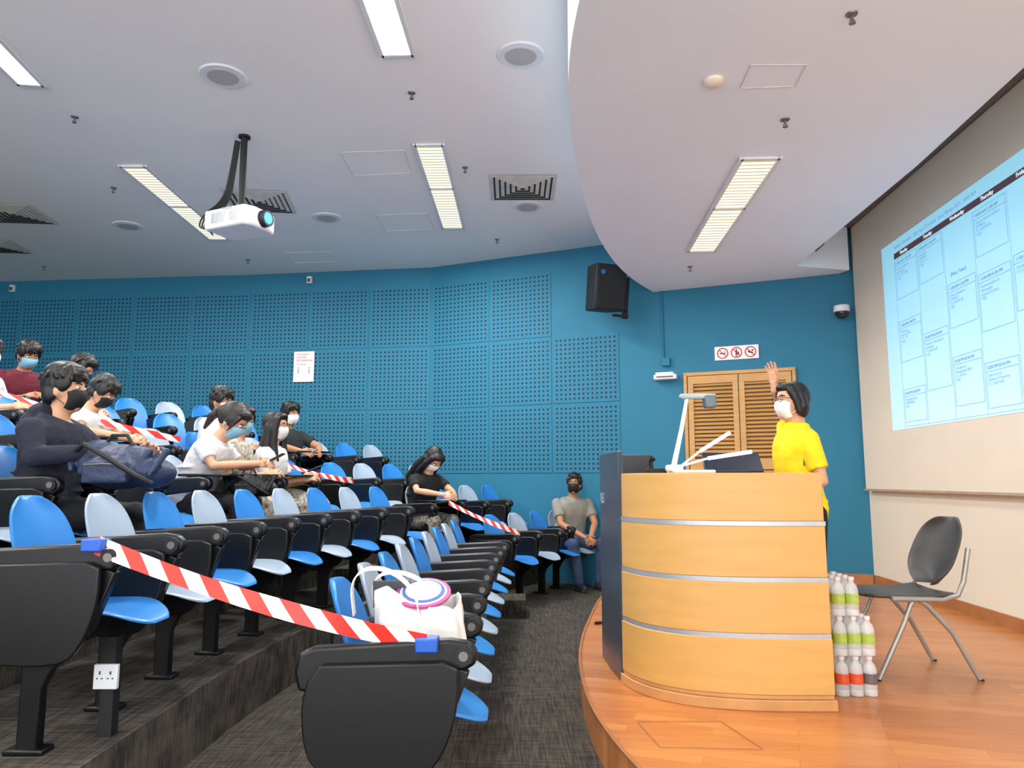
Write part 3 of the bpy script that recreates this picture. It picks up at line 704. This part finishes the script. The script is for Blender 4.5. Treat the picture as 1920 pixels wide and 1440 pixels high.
for y,hx,hh in ((-.075,-.02,.16),(.06,.03,.13)):
    bm=bmesh.new(); n=20; rr=[]
    for i in range(n+1):
        a=math.pi*i/n; x=-.08+hx-.115*math.cos(a); z=.30+hh*math.sin(a)**.7; x-=.05*math.sin(a)
        nx,nz=-math.cos(a)*.004,math.sin(a)*.004
        rr.append([V(x,y-.019,z),V(x,y+.019,z+.006),V(x+nx,y+.019,z+nz+.008),V(x+nx,y-.019,z+nz+.002)])
    loft(bm,rr); obj('handle',bm,CANV,tb)
TD=Matrix.Translation(V(.02,.0,.372))@Matrix.Rotation(.40,4,'X')
for r0,h0,m_,nm in ((.100,.0,mat('magenta_print','#b84a86',.6),'box_rim'),(.086,.003,WHITE,'white_ring'),(.078,.006,mat('blue_print','#3f5fb0',.6),'blue_ring'),(.066,.009,WHITE,'box_top')):
    bm=bmesh.new(); tube(bm,[V(0,0,-.010),V(0,0,h0)],r0,36); obj('printed_'+nm,bm,m_,tb,M=TD)
bm=bmesh.new(); box(bm,(-.1,.03,.36),(.14,.01,.1),rot=(.2,0,0)); obj('folder',bm,DGREY,tb)

pp=empty('power_outlet',(-1.52,2.95,.3),label='white double power socket on a short black post',category='power outlet')
bm=bmesh.new(); box(bm,(0,0,.18),(.05,.05,.36)); obj('post',bm,BLACK2,pp)
bm=bmesh.new(); box(bm,(.0,-.035,.22),(.09,.02,.09)); obj('socket_plate',bm,WHITEP,pp,bevel=.004)
bm=bmesh.new()
for x in (-.02,.02):
    box(bm,(x,-.046,.235),(.006,.002,.012)); box(bm,(x-.009,-.046,.215),(.007,.002,.004)); box(bm,(x+.009,-.046,.215),(.007,.002,.004))
obj('socket_holes',bm,DGREY,pp)
bm=bmesh.new(); box(bm,(0,0,0),(.02,.09,.06)); obj('stage_socket',bm,WHITEP,M=Matrix.Translation(V(.452,2.96,.1))@Matrix.Rotation(.25,4,'Z'),bevel=.004,label='white socket plate on the stage riser',category='power outlet')
bm=bmesh.new(); tube(bm,[V(0,0,0),V(.08,.03,0),V(.14,.0,0)],[.012,.008,.014],8); obj('microphone',bm,BLACK2,M=Matrix.Translation(V(.62,5.75,SZ+.012)),label='small black handheld microphone lying on the stage edge',category='microphone')

# ------------------------------------------------------------ people
SK=mat('skin','#cf9a78',.5,var=.04,scale=20); SK2=mat('skin_tan','#ae7b59',.5,var=.04,scale=20)
HAIR=mat('black_hair','#0d0b0b',.5,var=.5,scale=30,stretch=(1,1,.2),bump=.8); HAIRB=mat('dark_brown_hair','#1d1512',.5,var=.4,scale=30,bump=.8)
EYEW=mat('eye_white','#e0dad2',.3); EYEB=mat('iris','#20120c',.2)
M_BLK=mat('black_mask_fabric','#111214',.7); M_WHT=mat('white_mask_fabric','#e4e4e4',.7); M_BLU=mat('blue_mask_fabric','#86bfd8',.7)
JEAN=cloth('denim','#35486a'); DKP=cloth('dark_trousers','#14161c'); SHOE=mat('dark_shoe','#2a2c30',.6)
def hand(bm,w,f,n,s,curl=.5,spread=0):
    w=Vector(w); f=Vector(f).normalized(); n=Vector(n); n=(n-f*n.dot(f)).normalized(); sd=f.cross(n).normalized()*s
    ell(bm,w+f*.048,(f*.05,sd*.04,n*.016))
    ell(bm,w+f*.075,(f*.026,sd*.038,n*.014))
    limb(bm,[w-f*.03,w+f*.02],[.027,.025],10)
    for off,L in ((.029,.066),(.0095,.076),(-.0095,.07),(-.028,.055)):
        b=w+f*.082+sd*off; d=(f+sd*off*(4+spread*8)).normalized(); pts=[b-d*.012,b]
        for k,fr in enumerate((.42,.32,.26)):
            a=curl*(.5 if k==0 else .6); d=(d*math.cos(a)+n*math.sin(a)).normalized()
            pts.append(pts[-1]+d*L*fr)
        limb(bm,pts,[.009,.009,.0085,.008,.0068],8)
    b=w+f*.025+sd*.026; d=(f*.75+sd*.75+n*.25).normalized(); d2=(f*.95+sd*.3+n*.35).normalized()
    limb(bm,[b,b+d*.035,b+d*.035+d2*.028,b+d*.035+d2*.05],[.013,.011,.0095,.008],8)
def torso(bm,Hp,lean,inf,t0=-.09,t1=.56,fem=False,wf=1.0):
    prof=[(-.09,.12,.085),(-.05,.16,.12),(.02,.17,.13),(.12,.155 if not fem else .14,.118),(.22,.158 if not fem else .14,.115),(.32,.172 if not fem else .155,.122),(.40,.188 if not fem else .168,.115),(.455,.172 if not fem else .152,.098),(.495,.115,.08),(.53,.068,.062),(.57,.056,.056)]
    rings=[]
    def cen(t):
        if t<0: return Hp+V(0,0,t),lean*.3
        n=12; q=Vector(Hp); l=0
        for k in range(n):
            l=lean*(.45+.9*(k+.5)/n*t/.5); q=q+V(math.sin(l),0,math.cos(l))*(t/n)
        return q,l
    for t,hw,hd in prof:
        if t<t0-1e-6 or t>t1+1e-6: continue
        c,l=cen(t); d=V(math.cos(l),0,-math.sin(l)); c=c+d*(.015*math.sin(max(0,t)*5))
        rings.append([c+V(0,1,0)*(hw*wf+inf)*math.copysign(abs(math.cos(a))**.85,math.cos(a))+d*(hd+inf)*math.copysign(abs(math.sin(a))**.85,math.sin(a)) for a in [k*2*math.pi/24 for k in range(24)]])
    loft(bm,rings)
def spine(Hp,lean,t):
    n=12; q=Vector(Hp); l=0
    for k in range(n):
        l=lean*(.45+.9*(k+.5)/n*t/.5); q=q+V(math.sin(l),0,math.cos(l))*(t/n)
    return q,l
def person(loc,yaw,label,shirt,pants,mask,skin=SK,hair='short',hairm=HAIR,lean=.12,pitch=.15,hyaw=0,armL=None,armR=None,long=False,pose='sit',glasses=False,scale=1,fem=False,vox=.011,shoes=SHOE,handsL=None,handsR=None,hood=False,spread=0,legs=None,curl=.6,hs=1.08,dress=None,name='person',seed=1,wf=1.0,collar=False,slv=.66):
    sit=pose=='sit'
    Hp=V(-.07,0,.55) if sit else V(0,0,.90)
    shw=(.185 if not fem else .163)*wf
    sp,_=spine(Hp,lean,.43); shL=sp+V(0,shw,0); shR=sp-V(0,shw,0)
    if armL is None: armL=(shL+V(.08,.05,-.27),V(.30,.10,.76))
    if armR is None: armR=(shR+V(.08,-.05,-.27),V(.30,-.08,.76))
    A=[(shL,Vector(armL[0]),Vector(armL[1])),(shR,Vector(armR[0]),Vector(armR[1]))]
    nb,nl=spine(Hp,lean,.49); s=V(math.sin(nl),0,math.cos(nl)); fwd=V(math.cos(nl),0,-math.sin(nl)); hc=nb+s*.085+V(.022,0,.09)+(V(.03,0,-.015) if pitch>.4 else V(0,0,0))
    if legs is None:
        legs=[[V(-.05,.09,.53),V(.37,.12,.53),V(.38,.12,.09)],[V(-.05,-.09,.53),V(.37,-.12,.53),V(.38,-.12,.09)]] if sit else [[V(0,.09,.88),V(.02,.1,.48),V(-.01,.1,.09)],[V(0,-.09,.88),V(.02,-.1,.48),V(-.01,-.1,.09)]]
    bm=bmesh.new(); torso(bm,Hp,lean,-.004,fem=fem,t1=.5,wf=wf)
    limb(bm,[nb-s*.02,nb+s*.05,hc-V(.012,0,.05)],[.066,.056,.056])
    HM=Matrix.Translation(hc)@Matrix.Rotation(hyaw,4,'Z')@Matrix.Rotation(pitch,4,'Y')@Matrix.Scale(hs,4)
    hb=bmesh.new()
    ell(hb,(-.008,0,.015),(.093,.074,.10),20); ell(hb,(.022,0,-.045),(.062,.056,.072),16); ell(hb,(.05,0,-.088),(.024,.024,.02),10)
    ell(hb,(.078,0,-.022),(.024,.013,.016),10); ell(hb,(.076,0,0),(.014,.009,.03),10)
    for sy in (-1,1): ell(hb,(-.005,sy*.074,-.012),(.018,.01,.03),10); ell(hb,(.058,sy*.035,-.025),(.02,.02,.02),8)
    ell(hb,(.074,0,-.058),(.01,.022,.005),8); ell(hb,(.072,0,-.068),(.01,.02,.006),8)
    bmesh.ops.transform(hb,matrix=HM,verts=hb.verts); tm=bpy.data.meshes.new('h'); hb.to_mesh(tm); hb.free(); bm.from_mesh(tm); bpy.data.meshes.remove(tm)
    for sh,e,w in A:
        m1=(sh+e)/2; m2=e*.65+w*.35
        limb(bm,[sh,m1,e,m2,w],[.055,.05,.04,.041,.028] if not fem else [.047,.042,.034,.035,.024])
    for L in legs:
        limb(bm,[L[0],(L[0]+L[1])/2,L[1],L[1]*.65+L[2]*.35,L[2]],[.088,.078,.056,.054,.036])
        ell(bm,L[2]+V(.06,0,-.045),(.11,.038,.035))
    me=remesh(bm,vox,3)
    bm=bmesh.new()
    for k,(sh,e,w) in enumerate(A):
        f=(w-e).normalized(); hd_=(handsL,handsR)[k]
        ff,nn,cu=(f,V(0,-1 if k==0 else 1,-.6),curl) if hd_ is None else hd_
        hand(bm,w,ff,nn,(-1 if k==0 else 1),cu,spread)
    hm=remesh(bm,.0042,2)
    bm=bmesh.new(); bm.from_mesh(me); bm.from_mesh(hm); bpy.data.meshes.remove(me); bpy.data.meshes.remove(hm)
    P=obj(name,bm,skin,M=Matrix.Translation(Vector(loc))@Matrix.Rotation(yaw,4,'Z')@Matrix.Scale(scale,4),label=label,category='person')
    R=random.Random(seed)
    inf=.014 if not collar else .009
    bm=bmesh.new(); torso(bm,Hp,lean,inf,-.05 if sit else -.09,.495,fem,wf)
    for k in range(5):
        c,l=spine(Hp,lean,.06+.05*k); ell(bm,c+V(.03*R.uniform(-1,1),.05*R.uniform(-1,1)*wf,0),(.135 if not collar else .115,(.155 if not fem else .135)*wf,.022))
    sr=.066 if not fem else .056
    for sh,e,w in A:
        if long: limb(bm,[sh,sh.lerp(e,.35),sh.lerp(e,.7),e,e.lerp(w,.3),e.lerp(w,.65),w-(w-e).normalized()*.01],[.068,.064,.058,.060,.052,.050,.038])
        else:
            q=sh.lerp(e,slv); ell(bm,sh,(sr,sr,sr)); tube(bm,[sh,sh.lerp(e,.3),q],[sr,sr,sr+.001],16)
    if hood:
        c=nb; ell(bm,c-fwd*.09-V(0,0,.02),(.10,.13,.075)); ell(bm,c-fwd*.07+V(0,0,.03),(.085,.11,.07))
        limb(bm,[c+V(-.02,.10,0),c+V(.07,.06,-.03),c+V(.09,0,-.05),c+V(.07,-.06,-.03),c+V(-.02,-.10,0)],[.04,.034,.03,.034,.04])
    else:
        tube(bm,[nb-s*.02,nb+s*.022],[.090,.074],18)
        if collar:
            tube(bm,[nb+s*.0,nb+s*.045-fwd*.006],[.086,.070],18)
            for sy in (-1,1): limb(bm,[nb+s*.035+V(-.02,sy*.06,0),nb+s*.02+V(.05,sy*.045,0),nb-s*.012+V(.085,sy*.03,0)],[.014,.013,.008],8)
    obj_me('shirt',remesh(bm,.010,2),shirt,P)
    bm=bmesh.new(); torso(bm,Hp,lean,.010 if not collar else .004,-.09,.12,fem,wf)
    if dress: limb(bm,[V(-.05,0,.55),V(.2,0,.53),V(.40,0,.50),V(.45,0,.28)],[.16,.15,.14,.15])
    for L in legs: limb(bm,[L[0],(L[0]+L[1])/2,L[1],L[1]*.5+L[2]*.5,L[2]+V(0,0,.01)],[.100,.092,.072,.066,.056])
    obj_me('dress' if dress else 'trousers',remesh(bm,.013,3),pants,P)
    for L in legs:
        bm=bmesh.new(); a=L[2]; ell(bm,a+V(.05,0,-.045),(.125,.047,.045)); ell(bm,a+V(-.01,0,-.02),(.055,.042,.05)); box(bm,a+V(.045,0,-.078),(.24,.08,.024))
        obj_me('shoe',remesh(bm,.009,2),shoes,P)
    def hp(name,bm,m,rm=None):
        bmesh.ops.transform(bm,matrix=HM,verts=bm.verts)
        if rm: return obj_me(name,remesh(bm,rm,1),m,P)
        return obj(name,bm,m,P)
    bm=bmesh.new()
    if hair=='bob': ell(bm,(-.024,0,.028),(.092,.081,.095),20)
    else: ell(bm,(-.024,0,.034),(.098,.087,.101),20)
    if hair in('short','mop'):
        ell(bm,(.03,0,.09),(.065,.068,.040)); ell(bm,(-.06,0,-.03),(.048,.064,.065))
        for sy in (-1,1): ell(bm,(.014,sy*.068,.035),(.048,.020,.05)); ell(bm,(-.04,sy*.066,-.02),(.04,.02,.045))
        for k in range(46 if hair=='mop' else 22):
            a=R.uniform(0,6.28); q=R.uniform(.2,1.0); zz=.125-.055*q*q
            c=V(-.01+.085*math.cos(a)*q,.072*math.sin(a)*q,zz+R.uniform(-.008,.012)); d=V(math.cos(a)+R.uniform(-.4,.8),math.sin(a)+R.uniform(-.5,.5),-.5*q).normalized()
            limb(bm,[c,c+d*.024,c+d*.044-V(0,0,.010)],[.016,.012,.005],6)
        if hair=='mop':
            ell(bm,(-.02,0,.085),(.09,.083,.062))
            for k in range(9):
                y=-.056+.014*k; limb(bm,[V(.045,y,.105),V(.085-.8*abs(y)*.5,y*1.05,.075),V(.092-.5*abs(y),y*1.1+R.uniform(-.006,.006),.040+R.uniform(-.006,.01))],[.018,.014,.005],6)
    elif hair=='bob':
        ell(bm,(-.05,0,-.03),(.050,.076,.075)); ell(bm,(.035,0,.078),(.054,.060,.032))
        for sy in (-1,1):
            limb(bm,[V(.035,sy*.060,.055),V(.008,sy*.076,-.01),V(-.004,sy*.076,-.06),V(-.012,sy*.070,-.08)],[.026,.022,.020,.010])
            limb(bm,[V(-.02,sy*.064,.03),V(-.03,sy*.078,-.03),V(-.035,sy*.070,-.082)],[.028,.026,.014])
    elif hair=='tied':
        ell(bm,(.035,0,.084),(.06,.064,.036)); ell(bm,(-.10,0,.02),(.045,.045,.045)); limb(bm,[V(-.11,0,.02),V(-.145,0,-.05),V(-.14,0,-.14)],[.032,.03,.012])
        for sy in (-1,1): ell(bm,(.0,sy*.068,.02),(.052,.018,.05)); limb(bm,[V(.05,sy*.058,.05),V(.045,sy*.072,-.0),V(.03,sy*.074,-.06)],[.014,.009,.004])
    elif hair=='long':
        ell(bm,(.035,0,.085),(.06,.066,.036)); ell(bm,(-.05,0,-.06),(.055,.082,.10))
        for sy in (-1,1):
            limb(bm,[V(.035,sy*.062,.06),V(.02,sy*.082,-.03),V(.01,sy*.088,-.14),V(.03,sy*.085,-.27),V(.035,sy*.07,-.36)],[.03,.032,.035,.032,.010])
            limb(bm,[V(-.03,sy*.07,.0),V(-.05,sy*.085,-.15),V(-.05,sy*.09,-.30),V(-.03,sy*.08,-.38)],[.04,.045,.04,.012])
        limb(bm,[V(-.06,0,-.08),V(-.10,0,-.2),V(-.11,0,-.36)],[.065,.07,.03])
    hp('hair',bm,hairm,.0065)
    for sy in (-1,1):
        bm=bmesh.new(); ell(bm,(.0735,sy*.031,.010),(.012,.014,.0062),12); ell(bm,(.0825,sy*.031,.010),(.004,.006,.0058),10,1)
        hp('eye',bm,[EYEW,EYEB])
        bm=bmesh.new(); limb(bm,[V(.083,sy*.015,.028),V(.081,sy*.032,.032),V(.070,sy*.05,.027)],[.003,.0038,.002],6); hp('eyebrow',bm,hairm)
    if mask:
        bm=bmesh.new(); NU,NV=13,9
        def mf(u,t):
            a=u*1.18; z=.002-.105*t; bul=1-.35*(t-.35)**2*3
            if abs(u)>.75: z=z*.8-.012
            return V(.004+.100*math.cos(a)**.8*bul*(1-.10*t) if math.cos(a)>0 else .004,.0745*math.sin(a)*(1-.15*t),z)
        grid(bm,NU,NV,mf); bmesh.ops.transform(bm,matrix=HM,verts=bm.verts)
        obj_me('face_mask',bake(bm,[('SOLIDIFY',dict(thickness=.004,offset=1)),('SUBSURF',dict(levels=1))]),mask,P)
        for sy in (-1,1):
            bm=bmesh.new(); tube(bm,[V(.04,sy*.068,-.005),V(.0,sy*.08,.012),V(-.018,sy*.08,-.01),V(-.0,sy*.077,-.045),V(.035,sy*.062,-.075)],.0018,5); hp('ear_loop',bm,mask)
    if glasses:
        bm=bmesh.new()
        for sy in (-1,1):
            tube(bm,[V(.092-.004*abs(math.cos(a)),sy*.033+.024*math.cos(a),.01+.018*math.sin(a)) for a in [k*2*math.pi/16 for k in range(17)]],.0018,5)
            tube(bm,[V(.086,sy*.057,.015),V(.0,sy*.080,.012),V(-.02,sy*.080,.0)],.0016,5)
        tube(bm,[V(.095,-.01,.013),V(.095,.01,.013)],.0018,5); hp('glasses',bm,BLACK2)
    return P
def seatP(r,y): return V(tx(r,y)-.25,y,HT[r])
def seatF(r,i): c=farc(r,i); return V(c.x,c.y,HT[r])
YEL=cloth('yellow_polo','#eace14',var=.03); GRY=cloth('grey_polo','#8b8a82'); NAVY=cloth('navy_hoodie','#15182a'); WTEE=cloth('white_tee','#d8d4d4',var=.02); MAR=cloth('maroon_shirt','#64182a'); DKS=cloth('dark_green_shirt','#1f2326'); FLO=mat('floral_print','#a99d88',.8,var=.5,scale=35,col2='#d9d0bf'); BLT=cloth('black_tee','#0c0d10'); PLAID=mat('plaid_bottoms','#77726a',.8,var=.7,scale=40)
pres=person((1.735,4.52,SZ),math.radians(186),'presenter in yellow polo and white mask raising one hand',YEL,DKP,M_WHT,hair='bob',pose='stand',fem=True,lean=.03,pitch=-.03,hyaw=.10,scale=.985,glasses=True,wf=.92,collar=True,slv=.72,
  armR=(V(-.04,-.25,1.48),V(.07,-.15,1.68)),handsR=(V(.12,.03,1),V(.9,.3,0),.22),spread=.5,armL=(V(-.03,.20,1.08),V(.20,.18,.96)),vox=.009,hs=1.06)
text('shirt_lettering','P',.07,Matrix.Translation(V(.06,.150,1.17))@Matrix.Rotation(math.radians(172),4,'Z'),INK,pres)
person((MAN.x,MAN.y,0),math.radians(-68),'man in grey polo, jeans and black mask sitting with hands clasped',GRY,JEAN,M_BLK,skin=SK2,lean=.22,pitch=-.05,hyaw=-.7,glasses=True,armL=(V(.16,.22,.74),V(.40,.04,.60)),armR=(V(.16,-.22,.74),V(.40,-.04,.60)),hair='short',hs=1.05,wf=1.1,scale=1.0,
  legs=[[V(-.05,.10,.53),V(.36,.20,.52),V(.34,.17,.09)],[V(-.05,-.10,.53),V(.36,-.17,.52),V(.36,-.10,.09)]],seed=3)
p=seatP(2,4.1)
person(p+V(.06,0,-.02),.0,'young man in navy hoodie and black mask with bag on lap',NAVY,DKP,M_BLK,long=True,hood=True,hair='mop',lean=.10,pitch=.02,armL=(V(.1,.30,.84),V(.42,.12,.88)),armR=(V(.04,-.28,.84),V(.30,-.20,.86)),hs=1.12,vox=.009,wf=1.18,seed=5)
p=seatP(2,5.6)
person(p,-.1,'young woman in white tee and blue mask looking down at phone',WTEE,DKP,M_BLU,fem=True,hair='tied',hairm=HAIRB,lean=.5,pitch=.6,armL=(V(.22,.22,.80),V(.45,.06,.82)),armR=(V(.22,-.22,.80),V(.46,-.04,.82)),hs=1.12,curl=.8,wf=1.05)
p=seatP(2,6.1)
person(p+V(-.05,0,-.02),-.15,'young woman in cream floral top and blue mask',FLO,FLO,M_BLU,fem=True,hair='tied',lean=.2,pitch=.25,hyaw=-.4,dress=True,glasses=True,hs=1.06)
p=seatP(2,6.6)
person(p-V(.03,0,.05),-.15,'long-haired young woman in white top, glasses and white mask',WTEE,FLO,M_WHT,fem=True,hair='long',lean=.12,pitch=-.05,dress=True,glasses=True,hs=1.08)
p=seatP(3,5.6)
person(p+V(-.05,0,-.04),0,'young man in white tee and black mask looking down writing',WTEE,DKP,M_BLK,hair='mop',lean=.4,pitch=.6,armL=(V(.22,.25,.84),V(.45,.08,.80)),armR=(V(.2,-.25,.84),V(.45,-.06,.80)),hs=1.06,seed=8,scale=.97)
p=seatP(3,7.1)+V(.0,.0,-.04)
person(p,-.1,'young man with glasses in white shirt turned towards the stage',WTEE,DKP,M_WHT,skin=SK2,hair='mop',lean=.14,glasses=True,hyaw=-.2,seed=9)
person(seatF(3,1)+V(-.12,0,-.05),math.radians(-35),'young man in dark tee and white mask writing on tablet',DKS,DKP,M_WHT,skin=SK2,hair='mop',lean=.1,pitch=.05,armL=(V(.18,.27,.85),V(.40,.10,.79)),armR=(V(.15,-.27,.85),V(.38,-.14,.79)),seed=10)
person(seatF(1,0)+V(-.12,0.05,0),math.radians(-45),'person with long black hair bent over writing tablet',BLT,PLAID,M_WHT,fem=True,hair='long',lean=.38,pitch=.85,armL=(V(.22,.22,.84),V(.44,.08,.80)),armR=(V(.2,-.22,.84),V(.42,-.06,.80)))
p=seatP(4,6.6)
person(p+V(-.12,.0,-.02),0,'person with dark hair seated in an upper row',DKS,DKP,M_BLK,hair='short',lean=.3,pitch=.6,vox=.014)
p=seatP(4,6.1)
person(p+V(-.34,0,0),0,'person at the end of an upper row facing the stage',WTEE,DKP,M_WHT,hair='short',hairm=HAIRB,lean=.1,vox=.014)
p=seatP(5,7.1)
person(p+V(-.12,0,-.05),-.6,'young man in maroon tee and blue mask looking down',MAR,DKP,M_BLU,skin=SK2,hair='mop',lean=.3,pitch=.45,vox=.013,seed=12)

def rucksack(loc,yaw,label,m,s=1):
    root=empty('rucksack',M=Matrix.Translation(Vector(loc))@Matrix.Rotation(yaw,4,'Z')@Matrix.Scale(s,4),label=label,category='bag')
    R=random.Random(7)
    bm=bmesh.new(); ell(bm,(0,0,.10),(.20,.15,.11)); ell(bm,(.14,0,.07),(.12,.12,.075)); ell(bm,(-.1,0,.13),(.12,.12,.10)); ell(bm,(.0,-.12,.08),(.13,.05,.07)); box(bm,(0,-.15,.07),(.2,.04,.10))
    for k in range(14):
        a=R.uniform(-.18,.2); limb(bm,[V(a,-.13,.06+.06*R.random()),V(a+R.uniform(-.06,.06),-.06,.17),V(a+R.uniform(-.06,.06),.05,.19)],[.012,.02,.012],8)
    obj_me('bag_body',remesh(bm,.009,2),m,root)
    bm=bmesh.new(); tube(bm,[V(-.18,-.10,.16),V(-.1,-.16,.20),V(.02,-.19,.14),V(.14,-.17,.06),V(.2,-.12,.02)],.013,8); obj('strap',bm,BLACK2,root)
    bm=bmesh.new(); tube(bm,[V(-.07,-.02,.205),V(-.04,-.02,.25),V(.03,-.02,.25),V(.06,-.02,.2)],.009,8); obj('handle',bm,BLACK2,root)
    bm=bmesh.new(); tube(bm,[V(-.09,-.172,.105),V(0,-.176,.11),V(.09,-.172,.105)],.004,6); obj('zip',bm,HINGE,root)
p=seatP(2,4.1); rucksack((p.x+.46,p.y-.12,HT[2]+.66),.05,'navy rucksack resting on a lap',mat('navy_nylon','#22304e',.55,bump=1,scale=9,bd=.03),1.1)
p=seatP(2,5.6); rucksack((p.x+.38,p.y,HT[2]+.58),.1,'black bag resting on a lap',mat('black_nylon','#15161a',.6,bump=1,scale=9,bd=.03),.8)
bm=bmesh.new(); box(bm,(0,0,0),(.15,.075,.009)); ph=obj('phone',bm,BLACK,M=Matrix.Translation(seatP(2,5.6)+V(.56,.0,.86))@Matrix.Rotation(-.5,4,'Y'),bevel=.003,label='dark mobile phone held in two hands',category='phone')
bm=bmesh.new(); box(bm,(0,0,0),(.14,.07,.008)); obj('phone',bm,mat('blue_phone','#2b3c78',.4),M=Matrix.Translation(seatP(2,6.6)+V(.34,.0,.80))@Matrix.Rotation(-.4,4,'Y'),bevel=.003,label='blue mobile phone resting in a lap',category='phone')
for (q,l) in ((seatF(1,0)+FN*.20+V(0,0,.748),'white paper sheet on a writing tablet'),(seatF(3,1)+FN*.2+V(0,0,.748),'white paper sheet on a writing tablet')):
    bm=bmesh.new(); box(bm,(0,0,0),(.15,.2,.002)); obj('paper_sheet',bm,WHITE,M=Matrix.Translation(q)@Matrix.Rotation(-.5,4,'Z'),label=l,category='paper')

w=bpy.data.worlds.new('world'); S.world=w; w.use_nodes=True
w.node_tree.nodes['Background'].inputs[0].default_value=(.96,.97,1,1); w.node_tree.nodes['Background'].inputs[1].default_value=3.8
